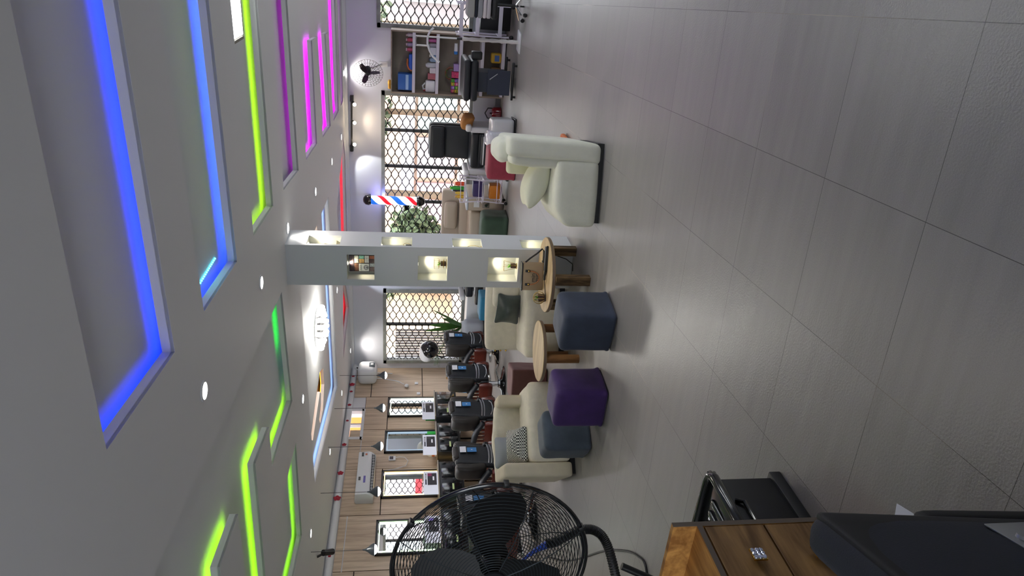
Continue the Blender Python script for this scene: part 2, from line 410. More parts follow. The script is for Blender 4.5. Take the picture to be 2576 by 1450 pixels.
led(TR_MAG4, '#ee18ff', 60, 'magenta LED strip in the narrow ceiling slot by the back wall')
led(TR_SKY, '#9cc4ff', 75, 'pale blue LED strip around the ceiling tray with the chandelier')
led(TR_RED, '#ff0820', 70, 'red LED strip in the zigzag ceiling tray near the back windows')
led(TR_GREEN[3:] + TR_GREEN[:1], '#a8ff08', 60, 'lime LED strip along the stepped ceiling tray above the lounge', closed=False)
led([(-3.2, 6.07), (-3.7, 6.12)], '#00f030', 60, 'short pure green LED strip at the tip of the stepped ceiling tray', closed=False, off=0)
bpy.data.objects[-1] if False else None
led(TR_LIME2, '#9dff12', 60, 'lime LED strip in the four-sided ceiling tray nearest the wood wall')
led(SLOT1, '#ff9a10', 60, 'orange LED strip in the hook-shaped ceiling slot left of the chandelier', z=ZU + .058)
led(SLOT2, '#ffa820', 60, 'orange LED strip in the small ceiling slot behind the pillar top', z=ZU + .058)
b = B()
for k in range(15): b.ball((-2.0 - .0, 3.98 + k * .03, ZU - .004), .006, 5)
tag(obj('led_dots', b, glow('led_dots', '#40e8ff', 12)), 'dotted row of cyan LED chips at the corner of second blue tray', 'led strip light')

# left wall, wood clad
WLY0, WLY1, WLZ0, WLZ1 = 10.58, 11.44, 2.43, 2.70
b = B().box(XL - .15, XL, YF, WLY0, 0, ZU + .1).box(XL - .15, XL, WLY1, YB + .15, 0, ZU + .1).box(XL - .15, XL, WLY0, WLY1, 0, WLZ0).box(XL - .15, XL, WLY0, WLY1, WLZ1, ZU + .1)
wl = struct('wall_left', b, m_white)
ys = [5.3, 6.42, 7.53, 8.64, 9.74, 10.83, 11.88, YB]
hz = [[0, 1.2, 2.2, 2.66], [0, 1.2, 2.35, 2.66], [0, 1.3, 2.53, 2.66], [0, .9, 2.02, 2.66], [0, .9, 2.43, 2.66], [0, .9, 1.98, 2.42], [0, 1.3, 2.33, 2.66]]
for i in range(7):
    g = .008
    for k in range(len(hz[i]) - 1):
        z1 = hz[i][k + 1]
        obj('wood_panel', B().box(XL - .002, XL + .018, ys[i] + g, ys[i + 1] - g, hz[i][k] + g, z1 - g), m_panelwood, wl, 0)
obj('panel_backing', B().box(XL - .004, XL + .004, 5.3, YB, 0, 2.42), mat('joint_dark_paint', '#2a2320', .9), wl, 0)  # dark sheet behind the boards, gives the dark joints
obj('cornice', B().cyl((XL + .05, 4, 2.71), (XL + .05, YB, 2.71), .055, n=14), m_white, wl)
# high window in the left wall
wo = tag(thing('window_1', 'high white-framed two-pane window near the ceiling of the wood wall', 'window'), kind='structure')
fr = B(); t = .035
fr.box(XL - .06, XL + .03, WLY0 - .03, WLY1 + .03, WLZ1 - t, WLZ1 + .02).box(XL - .06, XL + .03, WLY0 - .03, WLY1 + .03, WLZ0 - .02, WLZ0 + t)
fr.box(XL - .06, XL + .03, WLY0 - .03, WLY0 + t, WLZ0, WLZ1).box(XL - .06, XL + .03, WLY1 - t, WLY1 + .03, WLZ0, WLZ1).box(XL - .05, XL + .02, 10.99, 11.03, WLZ0, WLZ1)
obj('window_frame', fr, m_white, wo, 0); obj('glass_pane', B().box(XL - .04, XL - .034, WLY0, WLY1, WLZ0, WLZ1), m_glass, wo, 0)
# red flower decals along the cornice
for k, (yy, s) in enumerate([(7.75, .5), (8.95, 1.3), (9.55, 1.1), (10.3, .9), (11.0, .6), (11.5, .8), (11.95, .7), (12.2, 1.2), (12.5, .7)]):
    b = B(); r = .028 * s
    for a in range(5):
        b.ball((XL + .108, yy + r * math.cos(a * 1.257), 2.715 + r * math.sin(a * 1.257)), (.004, r * .75, r * .75), 6)
    b.ball((XL + .112, yy, 2.715), (.004, r * .5, r * .5), 6)
    nm = ['nearest the camera', 'beside the air conditioner', 'above the second pendant from the camera', 'left of the high window', 'under the ceiling over the high window', 'just past the high window', 'between high window and security camera', 'large one left of the water heater', 'above the water heater'][k]
    tag(obj('flower_decal', b, mat('red_decal', '#a01830', .6)), 'red flower decoration on the white cornice, ' + nm, 'decoration', 'red flower decorations on the cornice')

# back wall with three grilled windows
WIN = [(-1.46, 1.3, .58, 2.20), (-5.34, -2.56, .50, 2.13), (-8.22, -6.5, .46, 2.11)]
b = B(); segs = [(XL - .15, -8.22), (-6.5, -5.34), (-2.56, -1.46), (1.3, XR + .15)]
for x0, x1 in segs: b.box(x0, x1, YB, YB + .18, 0, ZU + .1)
for x0, x1, z0, z1 in WIN: b.box(x0, x1, YB, YB + .18, 0, z0).box(x0, x1, YB, YB + .18, z1, ZU + .1)
struct('wall_back', b, m_wallback)
struct('trim_1', B().box(XL, XR, YB - .06, YB, 2.72, ZC), m_white)
MUL = [[-.2, .55], [-3.25, -3.93, -4.62], [-7.33]]
for wi, (x0, x1, z0, z1) in enumerate(WIN):
    lb = ['right-hand grilled window at the right edge of the photo', 'wide grilled window in the middle of the back wall', 'grilled window left of the pillar behind the palm plant'][wi]
    wo = tag(thing('window_%d' % (wi + 2), lb, 'window'), kind='structure')
    fr = B(); t = .055; ya, yb = YB - .05, YB + .06
    fr.box(x0 - .02, x1 + .02, ya, yb, z1 - t, z1 + .01).box(x0 - .02, x1 + .02, ya, yb, z0 - .01, z0 + t).box(x0 - .02, x0 + t, ya, yb, z0, z1).box(x1 - t, x1 + .02, ya, yb, z0, z1)
    obj('window_frame', fr, m_frame, wo, 0)
    for mx in MUL[wi]: obj('mullion', B().box(mx - .028, mx + .028, YB + .03, YB + .08, z0 + t, z1 - t), m_frame_dark, wo, 0)
    obj('glass_pane', B().box(x0, x1, YB + .055, YB + .06, z0, z1), m_glass, wo, 0)
    # wavy wire security grille
    g = B(); pz, px = .067, .28; amp = pz / 2; i = 0; z = z0 + t + .03
    while z < z1 - t:
        pts = []; n = int((x1 - x0) / px * 10); sg = 1 if i % 2 else -1
        for k in range(n + 1):
            x = x0 + t + (x1 - x0 - 2 * t) * k / n; c = math.cos(2 * pi * (x - x0) / px)
            c = math.copysign(abs(c) ** .8, c); pts.append((x, YB + .005, z + sg * amp * c))
        g.tube(pts, .0078, 4, cap=False); z += pz; i += 1
    obj('security_grille', g, m_wire, wo)
    pl = bpy.data.lights.new('portal', 'AREA'); pl.shape = 'RECTANGLE'; pl.size = x1 - x0; pl.size_y = z1 - z0; pl.cycles.is_portal = True
    po = bpy.data.objects.new('portal', pl); link(po); po.location = ((x0 + x1) / 2, YB + .2, (z0 + z1) / 2); po.rotation_euler = (-pi / 2, 0, 0)
# right and front walls (outside the picture) with unseen glazing added for fill daylight
b = B().box(XR, XR + .15, YF, 2.5, 0, ZU + .1).box(XR, XR + .15, 9.5, YB + .15, 0, ZU + .1).box(XR, XR + .15, 2.5, 6., 0, ZU + .1).box(XR, XR + .15, 6., 9.5, 0, .5).box(XR, XR + .15, 6., 9.5, 2.2, ZU + .1)
struct('wall_right', b, m_wallback)
struct('wall_front', B().box(XL - .15, -4.4, YF - .15, YF, 0, ZU + .1).box(0.6, XR + .15, YF - .15, YF, 0, ZU + .1).box(-4.4, 0.6, YF - .15, YF, 0, .8).box(-4.4, 0.6, YF - .15, YF, 1.9, ZU + .1), m_white)
wo = tag(thing('window_6', 'unseen glazing behind the camera, added to brighten the ceiling', 'window'), kind='structure')  # added opening, throws daylight up at the near ceiling
fr = B()
for xx in (-4.4, -2.8, -1.1, .54): fr.box(xx, xx + .06, YF - .06, YF + .02, .8, 1.9)
obj('window_frame', fr, m_frame, wo, 0); obj('glass_pane', B().box(-4.4, 0.6, YF - .055, YF - .05, .8, 1.9), m_glass, wo, 0)
pl = bpy.data.lights.new('portal', 'AREA'); pl.shape = 'RECTANGLE'; pl.size = 5.0; pl.size_y = 1.1; pl.cycles.is_portal = True
po = bpy.data.objects.new('portal', pl); link(po); po.location = (-1.9, YF - .2, 1.37); po.rotation_euler = Vector((0, 1, 0)).to_track_quat('-Z', 'Y').to_euler()
wo = tag(thing('window_5', 'unseen glazing in the right wall, added for soft side light', 'window'), kind='structure')  # unseen opening added to let soft daylight in from the side
fr = B()
for yy in (6, 7.8, 9.45): fr.box(XR - .02, XR + .08, yy, yy + .06, .5, 2.2)
fr.box(XR - .02, XR + .08, 6., 9.5, .5, .56).box(XR - .02, XR + .08, 6., 9.5, 2.14, 2.2)
obj('window_frame', fr, m_frame, wo, 0); obj('glass_pane', B().box(XR + .05, XR + .055, 6., 9.5, .5, 2.2), m_glass, wo, 0)
pl = bpy.data.lights.new('portal', 'AREA'); pl.shape = 'RECTANGLE'; pl.size = 3.5; pl.size_y = 1.7; pl.cycles.is_portal = True
po = bpy.data.objects.new('portal', pl); link(po); po.location = (XR + .2, 7.75, 1.35); po.rotation_euler = Vector((-1, 0, 0)).to_track_quat('-Z', 'Y').to_euler()

# ================================================================== PILLAR WITH LIT NICHES
PX0, PX1, PY0, PY1 = -3.13, -2.71, 6.31, 6.68
fz = [(1.955, 2.215), (1.25, 1.537), (.546, .85)]          # front niches
sz = [(2.28, 2.59), (1.595, 1.893), (.91, 1.2), (.25, .515)]  # side niches
b = B(); d = .2
fx0, fx1 = -3.065, -2.80; sy0, sy1 = 6.345, 6.56
# core behind the niches, then the skins built around the openings
def skin_front():
    zs = [0] + [v for p in sorted(fz) for v in p] + [ZC]
    for i in range(0, len(zs), 2): b.box(PX0, PX1, PY0, PY0 + .02, zs[i], zs[i + 1])
    for z0, z1 in fz: b.box(PX0, fx0, PY0, PY0 + .02, z0, z1).box(fx1, PX1, PY0, PY0 + .02, z0, z1)
def skin_side():
    zs = [0] + [v for p in sorted(sz) for v in p] + [ZC]
    for i in range(0, len(zs), 2): b.box(PX1 - .02, PX1, PY0 + .02, PY1, zs[i], zs[i + 1])
    for z0, z1 in sz: b.box(PX1 - .02, PX1, PY0 + .02, sy0, z0, z1).box(PX1 - .02, PX1, sy1, PY1, z0, z1)
skin_front(); skin_side()
b.box(PX0, PX0 + .02, PY0 + .02, PY1, 0, ZC).box(PX0 + .02, PX1 - .02, PY1 - .02, PY1, 0, ZC)
pil = struct('pillar', b, m_pillar)
for z0, z1 in fz:
    n = B(); y0, y1 = PY0 + .02, PY0 + .17
    n.box(fx0 - .01, fx1 + .01, y1, y1 + .01, z0 - .01, z1 + .01).box(fx0 - .01, fx0, y0, y1, z0, z1).box(fx1, fx1 + .01, y0, y1, z0, z1).box(fx0, fx1, y0, y1, z0 - .01, z0).box(fx0, fx1, y0, y1, z1, z1 + .01)
    obj('niche', n, m_niche, pil, 0)
for z0, z1 in sz:
    n = B(); x0, x1 = PX1 - .085, PX1 - .02
    n.box(x0 - .01, x0, sy0 - .01, sy1 + .01, z0 - .01, z1 + .01).box(x0, x1, sy0 - .01, sy0, z0, z1).box(x0, x1, sy1, sy1 + .01, z0, z1).box(x0, x1, sy0, sy1, z0 - .01, z0).box(x0, x1, sy0, sy1, z1, z1 + .01)
    obj('niche', n, m_niche, pil, 0)
for k, (z0, z1) in enumerate(fz):
    t = thing('niche_light', 'tiny recessed spotlight in the %s niche on the pillar front' % ['top', 'middle', 'bottom'][k], 'spotlight', (-2.93, PY0 + .09, z1 - .004), group='spotlights in the pillar front niches')
    obj('bezel', B().lathe([(.018, -.006), (.022, 0), (.014, 0), (.014, -.004)], 16, cap=False), m_whiteplastic, t); obj('lens', B().lathe([(.014, -.003), (.001, -.003)], 12), glow('warm_lens', '#fff6d8', 30), t)
    spot('niche_lamp', (0, 0, -.012), 3.2, '#fff3d0', 120, .6, .012, parent=t)
for k, (z0, z1) in enumerate(sz):
    t = thing('niche_light', 'tiny recessed spotlight in the %s niche on the pillar side' % ['top', 'second', 'third', 'lowest'][k], 'spotlight', (PX1 - .05, (sy0 + sy1) / 2, z1 - .004), group='spotlights in the pillar side niches')
    obj('lens', B().lathe([(.014, -.004), (.001, -.004)], 12), glow('warm_lens', '#fff6d8', 30), t)
    spot('niche_lamp', (0, 0, -.012), 2.2, '#fff2c8', 130, .6, .012, parent=t)

# poster in the top niche
t = thing('collage_board', 'small collage board of pictures with a white logo square in the top pillar niche', 'poster', (-2.935, PY0 + .1, 1.957), rz=-.12)
obj('backing', B().box(-.095, .095, 0, .008, 0, .245), mat('collage_dark', '#2b2a30', .5, var=.6, vscale=30), t, 0)
cols = ['#6a4a3c', '#d7dcd0', '#3b3038', '#8fcabb', '#c9a06a', '#574a52', '#e8e8e4', '#7c4a3a', '#a7b0b8', '#3a2d33']
cells = [(-.09, -.0, .2, .24, 2), (.0, .09, .2, .24, 5), (-.09, .0, .155, .196, 0), (.005, .088, .155, .196, 1), (.005, .05, .1, .15, 4), (.052, .088, .1, .15, 3), (.005, .088, .055, .096, 6), (-.09, -.04, .0, .05, 5), (-.038, .0, .0, .05, 8), (.005, .05, .0, .052, 9), (.052, .088, .0, .052, 7)]
for x0, x1, z0, z1, c in cells: obj('picture', B().box(x0 + .001, x1 - .001, -.001, 0, z0 + .001, z1 - .001), mat('pic%d' % c, cols[c], .5, var=.5, vscale=60), t, 0)
obj('logo_card', B().box(-.088, -.004, -.0015, 0, .055, .152), mat('logo_white', '#f0f2ee', .5), t, 0)
RX = Matrix.Rotation(pi / 2, 4, 'X'); mk = mat('ink', '#1b1b1e', .5)
g = B()
for s in (-1, 1):
    pts = [(-.046 + s * .006 + s * .018 * math.cos(math.radians(a)), -.003, .084 + .02 * math.sin(math.radians(a))) for a in range(50, 311, 20)]
    if s < 0: pts = [(-.046 - .006 + .018 * math.cos(math.radians(a)), -.003, .084 + .02 * math.sin(math.radians(a))) for a in range(50, 311, 20)]
    else: pts = [(-.046 + .006 - .018 * math.cos(math.radians(a)), -.003, .084 + .02 * math.sin(math.radians(a))) for a in range(50, 311, 20)]
    g.tube(pts, .0022, 5); g.tube([pts[-1], (pts[-1][0], -.003, .084), (pts[-1][0] - s * -.006, -.003, .084)], .002, 5)
obj('logo', g, mk, t); text('lettering', 'GUCCI', .02, T(-.046, -.002, .135) @ RX, mk, t)

def cage_plant(label, loc, shape, s=1.):
    t = thing('caged_plant', label, 'plant ornament', loc, group='little plants in gold wire cages in the pillar niches')
    c = B(); h = .13 * s
    if shape == 0:   # stacked boxes
        for x0, x1, z0, z1 in ((-.045, .045, .0, .03), (-.03, .03, .03, .075), (-.045, .045, .075, .125)):
            for y in (-.02, .02): c.tube([(x0 * s, y, z0 * s + .004), (x1 * s, y, z0 * s + .004), (x1 * s, y, z1 * s), (x0 * s, y, z1 * s)], .0016, 5, closed=True)
            for x in (x0, x1):
                for z in (z0 + .004, z1): c.tube([(x * s, -.02, z * s), (x * s, .02, z * s)], .0016, 5)
    else:            # flared cage
        for q in range(4):
            a = q * pi / 2 + .5; a2 = a + pi / 2
            c.tube([(.022 * math.cos(a), .022 * math.sin(a), .004), (.055 * math.cos(a), .04 * math.sin(a), h)], .0016, 5)
            c.tube([(.055 * math.cos(a), .04 * math.sin(a), h), (.055 * math.cos(a2), .04 * math.sin(a2), h)], .0016, 5)
        c.lathe([(.03, 0), (.03, .005)], 16)
    obj('wire_cage', c, m_gold, t)
    obj('pot', B().prism([(-.018, -.018), (.018, -.018), (.022, .018), (-.022, .018)], .008, .062, bev=.003), m_soil, t)
    l = B()
    for k in range(16):
        a = k * 2.4; l.leaf((0, 0, .06), (.026 * math.cos(a), .02 * math.sin(a), .075 + .03 * ((k * 37) % 10) / 10), .004, .004)
    obj('leaves', l, m_leafb, t); return t
cage_plant('small plant in a stepped gold wire cage in the middle pillar niche', (-2.92, PY0 + .09, 1.251), 0)
cage_plant('small plant in a flared gold wire cage in the bottom pillar niche', (-2.93, PY0 + .09, .547), 1)
# side niche ornaments
t = thing('wire_ornament', 'dark pot with gold wire ring ornament in the second side niche of the pillar', 'ornament', (PX1 - .05, 6.43, 1.597))
obj('pot', B().box(-.02, .02, -.025, .025, .004, .06, .004), m_black, t)
obj('wire_ring', B().tube([(.0, .055 + .0 + .035 * math.cos(a * .3), .05 + .035 * math.sin(a * .3)) for a in range(21)], .002, 5, closed=True), m_gold, t)
t = thing('wire_ornament', 'large thin gold wire hoop in the third side niche of the pillar', 'ornament', (PX1 - .05, 6.44, .912))
obj('wire_ring', B().tube([(0, .065 * math.cos(a * .3), .075 + .065 * math.sin(a * .3)) for a in range(21)], .002, 5, closed=True).lathe([(.02, 0), (.02, .006)], 12), m_gold, t)
t = thing('paper_ornament', 'folded cream paper geometric ornament in the top side niche of the pillar', 'ornament', (PX1 - .05, 6.44, 2.282))
obj('folded_paper', B().lathe([(.03, .0), (.05, .035), (.012, .12), (.018, .15)], 5), mat('cream_paper', '#d8cfa8', .7), t, 0)
t = thing('bottle', 'dark green bottle in the lowest side niche of the pillar', 'bottle', (PX1 - .05, 6.40, .252))
obj('body', B().lathe([(.02, 0), (.022, .01), (.022, .12), (.009, .15), (.009, .2)], 14), mat('green_glass', '#1d4a34', .15), t)

# ================================================================== CEILING LIGHTS
DL = [((-2.43, 3.52), 'between the blue tray and the stepped lime tray, nearest the camera'), ((-2.56, 5.19), 'beside the lime tray corner, second from the camera'), ((-2.62, 6.5), 'right against the pillar top'),
      ((-2.96, 8.57), 'first beyond the pillar, level with the magenta tray'), ((-3.15, 10.51), 'second beyond the pillar on the right side'), ((-3.19, 12.1), 'third beyond the pillar, near the track light'),
      ((-2.26, 12.82), 'close to the back wall above the wall fan'), ((-4.76, 6.72), 'left of the pillar between the stepped and the pale blue trays'), ((-7.21, 8.79), 'near the wood wall, in line with the second pendant'),
      ((-7.5, 10.76), 'near the wood wall, beside the high window'), ((-7.8, 12.7), 'in the far left ceiling corner'), ((-6.74, 6.67), 'near the wood wall, nearest the camera'), ((-5.34, 10.59), 'between the pale blue and the red trays')]
for (x, y), lb in DL:
    t = thing('ceiling_downlight', 'round recessed downlight ' + lb, 'downlight', (x, y, ZC), group='recessed ceiling downlights')
    obj('bezel', B().lathe([(.062, .0), (.064, -.006), (.05, -.008), (.048, .0)], 24, cap=False), m_whiteplastic, t)
    obj('lamp_disc', B().lathe([(.05, -.004), (.001, -.004)], 20), glow('downlight_disc', '#fffaf0', 25), t)
    spot('downlight_lamp', (0, 0, -.02), 30, '#fff4e6', 125, .8, .04, parent=t)
# linear panel lamp in the lime tray
t = thing('panel_lamp', 'bright white linear panel lamp hanging inside the lime ceiling tray', 'ceiling lamp', (.35, 5.36, 2.84))
obj('housing', B().box(-1.1, 1.1, -.16, .16, -.012, .03, .006), mat('lamp_housing', '#cfcabc', .5), t)
obj('diffuser', B().box(-1.09, 1.09, -.15, .15, -.018, -.012), glow('panel_glow', '#ffffff', 14), t)
obj('bracket', B().box(-1.12, -1.1, -.16, .16, -.02, .04), mat('lamp_bracket', '#8a867a', .5), t)
# chandelier
t = thing('chandelier', 'bright crystal ceiling chandelier in the middle of the pale blue tray', 'chandelier', (-5.0, 8.75, ZU))
obj('ceiling_plate', B().lathe([(.28, 0), (.28, -.03), (.02, -.035)], 28), m_chrome, t)
c = B()
for r, n, z in ((.1, 7, -.14), (.2, 12, -.11), (.29, 18, -.08)):
    for k in range(n): c.ball((r * math.cos(2 * pi * k / n), r * math.sin(2 * pi * k / n), z), .034, 6)
obj('crystals', c, glow('chandelier_glow', '#fffdf2', 22), t)
pl = bpy.data.lights.new('chandelier_lamp', 'POINT'); pl.energy = 45; pl.color = (1, .97, .9); pl.shadow_soft_size = .18; po = link(bpy.data.objects.new('chandelier_lamp', pl)); po.location = (0, 0, -.2); po.parent = t
# pendants along the mirrors
def pendant():
    t = thing('pendant_lamp', 'p', 'pendant lamp', group='pendant lamps hanging in front of the mirrors')
    obj('cord', B().cyl((0, 0, .13), (0, 0, .78), .0035, n=6), m_black, t)
    obj('lamp_shade', B().lathe([(.008, .15), (.012, .12), (.03, .085), (.062, .045), (.078, .01), (.074, .0), (.058, .042), (.028, .075)], 24, cap=False), mat('grey_shade', '#4b545c', .3, .4), t)
    obj('bulb', B().ball((0, 0, .0), (.06, .06, .035), 10), glow('bulb_cool', '#f4f6ff', 32), t)
    spot('pendant_light', (0, 0, -.04), 22, '#f2f5ff', 150, .5, .05, parent=t)
    return t
p0 = pendant(); PN = [(6.62, 'nearest the camera'), (7.66, 'in front of the air conditioner'), (8.64, 'third from the camera, left of the high window'), (9.61, 'below the high window'), (10.57, 'farthest, in front of the water heater')]
for k, (yy, lb) in enumerate(PN):
    o = p0 if k == 0 else dup(p0)
    o.location = (-7.0, yy, 2.0); o['label'] = 'grey teardrop pendant lamp with glowing bulb, ' + lb
# black track spotlight near the camera end of the wood wall
t = thing('ceiling_spotlight', 'unlit black cylinder spotlight on a rod, at the bottom edge by the wood wall', 'spotlight', (-7.55, 7.05, ZC))
obj('arm', B().cyl((0, 0, 0), (.02, .05, -.1), .016, n=10), m_black, t); obj('lamp_head', B().cyl((-.04, .12, -.19), (.05, .02, -.08), .042, n=20), m_black, t)
# track lights on back wall
t = thing('track_light', 'black three-head track light high on the back wall', 'track light', (-3.15, YB - .09, 2.66), rot=(0, .02, 0))
obj('rail', B().box(-.5, .5, -.018, .018, -.016, .016, .004).box(-.5, -.4, 0, .09, -.03, .03).box(.4, .5, 0, .09, -.03, .03), m_black, t)
for x, tx in ((.4, 0.02), (.05, 0.0), (-.38, -.03)):
    h = obj('spot_head', B().cyl((x, -.0, -.02), (x - tx, -.07, -.045), .024, n=16).cyl((x, 0, 0), (x, -.01, -.03), .01, n=8), m_black, t)
    obj('bulb', B().ball((x - tx * 1.3, -.095, -.058), .03, 10), glow('warm_bulb', '#ffe6c0', 30), h)
spot('track_lamp', (.05, -.14, -.08), 10, '#ffe3bd', 150, .7, .04, parent=t)
spot('track_wash', (-.45, -.16, .02), 26, '#f6f6f0', 70, .25, .02, target=(-1.35, .1, -.75), parent=t)

# ================================================================== LEFT WALL FITTINGS
def mirror(yc, wd, z0, z1, color, st, label):
    t = thing('lit_mirror', label, 'mirror', (XL + .02, yc, 0), group='tall LED mirrors on the wood wall')
    h = wd / 2
    obj('frame', B().box(0, .04, -h, h, z0, z0 + .03).box(0, .04, -h, h, z1 - .03, z1).box(0, .04, -h, -h + .03, z0, z1).box(0, .04, h - .03, h, z0, z1), m_black, t, 0)
    obj('mirror_glass', B().box(.008, .016, -h + .02, h - .02, z0 + .02, z1 - .02), mat('mirror_silver', '#dfe4e4', .015, 1.), t, 0)
    g = .055
    obj('led_border', B().tube([(.024, -h + g, z0 + .3), (.024, -h + g, z1 - g), (.024, h - g, z1 - g), (.024, h - g, z0 + .3)], .014, 8), glow('led_border_' + color, color, st), t)
    return t
mirror(8.14, .70, .35, 2.07, '#d8ffc8', 7, 'tall mirror with pale green LED border behind the big floor fan')
mirror(9.32, .66, .35, 2.03, '#ffcf7a', 7, 'tall mirror with amber LED border under the air conditioner')
mirror(10.44, .62, .35, 2.01, '#9fb4c8', 1.2, 'tall mirror with dim LED border, third from the camera')
mirror(11.50, .62, .35, 1.98, '#f4ffe8', 7, 'tall mirror with white LED border farthest from the camera')

def station(yc, label):
    t = thing('barber_station', label, 'shelf unit', (XL + .06, yc, 0), group='black wall stations under the mirrors')
    obj('cabinet', B().box(0, .27, -.42, .40, .66, 1.07, .01), m_black, t)
    obj('counter_top', B().box(0, .3, -.43, .41, 1.07, 1.09, .004), mat('station_top', '#8c8478', .4), t)
    for s in (-1, 1): obj('drawer', B().box(.27, .282, -.01 + s * .2 - .19, -.01 + s * .2 + .19, .7, 1.03, .004), m_black_gloss, t)
    obj('handle_hole', B().box(.282, .285, -.3, -.16, .83, .86, .001), mat('lit_slot', '#b7c98e', .4), t)
    return t
st0 = station(8.0, 'black wall station under the pale green mirror, mostly behind the fan')
for yy, lb in ((9.12, 'black wall station under the amber mirror'), (10.2, 'black wall station under the dim mirror'), (11.2, 'black wall station under the farthest mirror')):
    dup(st0, (XL + .06, yy, 0), label=lb)
def card(yc, label, accent):
    t = thing('display_card', label, 'sign', (XL + .33, yc, 1.092), group='white display cards on the stations')
    obj('board', B().box(-.006, .0, -.27, .28, 0, .235), m_paperwhite, t, 0)
    obj('picture', B().box(0, .002, -.05, .23, .02, .17), mat('card_picture', '#26242a', .4, var=.5, vscale=12), t, 0)
    obj('caption_bar', B().box(0, .002, -.04, .22, .185, .21), mat('card_bar', '#2d2f3a', .5), t, 0)
    obj('accent_patch', B().box(.002, .003, .16, .23, .1, .17), mat('accent' + accent, accent, .5), t, 0)
    obj('caption', B().box(.002, .003, .06, .15, .06, .085).box(.002, .003, .08, .2, .192, .202), mat('card_white', '#e9eaf0', .5), t, 0)
card(7.98, 'white display card with dark picture behind the fan cage', '#7a6cc8')
card(9.0, 'white display card with dark and purple picture in front of the amber mirror', '#7a2450')
card(9.97, 'white display card with dark picture in front of the dim mirror', '#3b3a3c')
card(10.98, 'white display card with dark picture in front of the farthest mirror', '#55524c')

def bottle_white(x, y, z, label, grp=None):
    t = thing('spray_bottle', label, 'bottle', (x, y, z), rz=-1.3, group=grp)
    obj('body', B().lathe([(.04, 0), (.045, .02), (.045, .13), (.02, .17), (.018, .19)], 18), m_whiteplastic, t)
    obj('trigger_head', B().box(-.07, .03, -.016, .016, .19, .225, .008).tube([(-.05, 0, .19), (-.06, 0, .15), (-.05, 0, .12)], .008, 6), m_whiteplastic, t)
    obj('red_label', B().lathe([(.046, .05), (.046, .1)], 18, cap=False), mat('red_print', '#c83238', .5, var=.5, vscale=60, var2='#e8e8ea'), t)
bottle_white(XL + .24, 11.2, 1.09, 'white trigger spray bottle with red print before the farthest mirror')
bottle_white(XL + .24, 10.22, 1.09, 'white trigger spray bottle before the dim mirror')
def small_box(x, y, z, s, color, label, name='small_box', cat='box', grp=None):
    t = tag(obj(name, B().box(-s[0] / 2, s[0] / 2, -s[1] / 2, s[1] / 2, 0, s[2], .004), mat('c' + color, color, .5)), label, cat, grp); t.location = (x, y, z); return t
small_box(XL + .22, 10.88, 1.09, (.06, .07, .17), '#1f9a3c', 'small green box before the farthest mirror', 'product_box')
small_box(XL + .22, 10.42, 1.09, (.06, .07, .15), '#2cae46', 'small green box seen before the dim mirror', 'product_box')
small_box(XL + .2, 8.2, 1.09, (.1, .12, .25), '#dfe2ea', 'white carton on the station behind the fan cage', 'product_box')
small_box(XL + .26, 7.9, 1.09, (.1, .12, .09), '#e6dc1e', 'yellow pack on the station behind the fan cage', 'product_box')
t = thing('squeeze_bottle', 'white squeeze bottle with orange label left of the dim mirror', 'bottle', (XL + .2, 9.86, 1.09))
obj('body', B().lathe([(.03, 0), (.032, .01), (.032, .13), (.012, .16), (.012, .18)], 14), m_whiteplastic, t); obj('label', B().lathe([(.0325, .03), (.0325, .08)], 14, cap=False), mat('orange_print', '#e0702c', .5), t)

# air conditioner
t = thing('air_conditioner', 'white wall-mounted split air conditioner on the wood wall', 'air conditioner', (XL + .02, 9.42, 2.14))
obj('body', B().prism([(0, 0), (.13, .0), (.2, .07), (.215, .12), (.2, .29), (.03, .3), (0, .28)], -.53, .53, M=Matrix(((1, 0, 0, 0), (0, 0, 1, 0), (0, 1, 0, 0), (0, 0, 0, 1))), bev=.008), m_whiteplastic, t)
obj('air_outlet', B().box(.09, .198, -.47, .47, .012, .06), mat('vent_dark', '#4b4f54', .6), t, 0)
l = obj('louvre', B().box(.12, .215, -.47, .47, .028, .034, .002, M=T(0, 0, 0)), m_whiteplastic, t)
st = B()
for k in range(14): st.box(.15, .205, -.46 + k * .07, -.455 + k * .07, .014, .05)
obj('outlet_fins', st, m_whiteplastic, t, 0)
for y0, y1, z0, c in ((.40, .50, .2, '#3b3f3c'), (-.26, -.1, .14, '#6a63b0'), (-.2, -.12, .22, '#4a4a4a'), (.43, .47, .14, '#b0644e')):
    obj('sticker', B().box(.212, .2165, y0, y1, z0, z0 + .035), mat('st' + c, c, .5, var=.4, vscale=80), t, 0)
# thermostat with cable
t = thing('wall_controller', 'white wall controller with dark screen and looping cable beside the air conditioner', 'controller', (XL + .02, 9.98, 1.86))
obj('case', B().box(0, .025, -.05, .06, -.06, .06, .006), m_whiteplastic, t); obj('screen', B().box(.025, .027, -.035, .045, -.02, .045), mat('screen_dark', '#4a3f44', .2), t)
obj('cable', B().tube([(.03, .0, -.06), (.04, .01, -.13), (.05, -.02, -.22), (.04, -.1, -.28), (.03, -.22, -.24), (.03, -.3, -.05), (.02, -.32, .1)], .006, 6), m_whiteplastic, t)
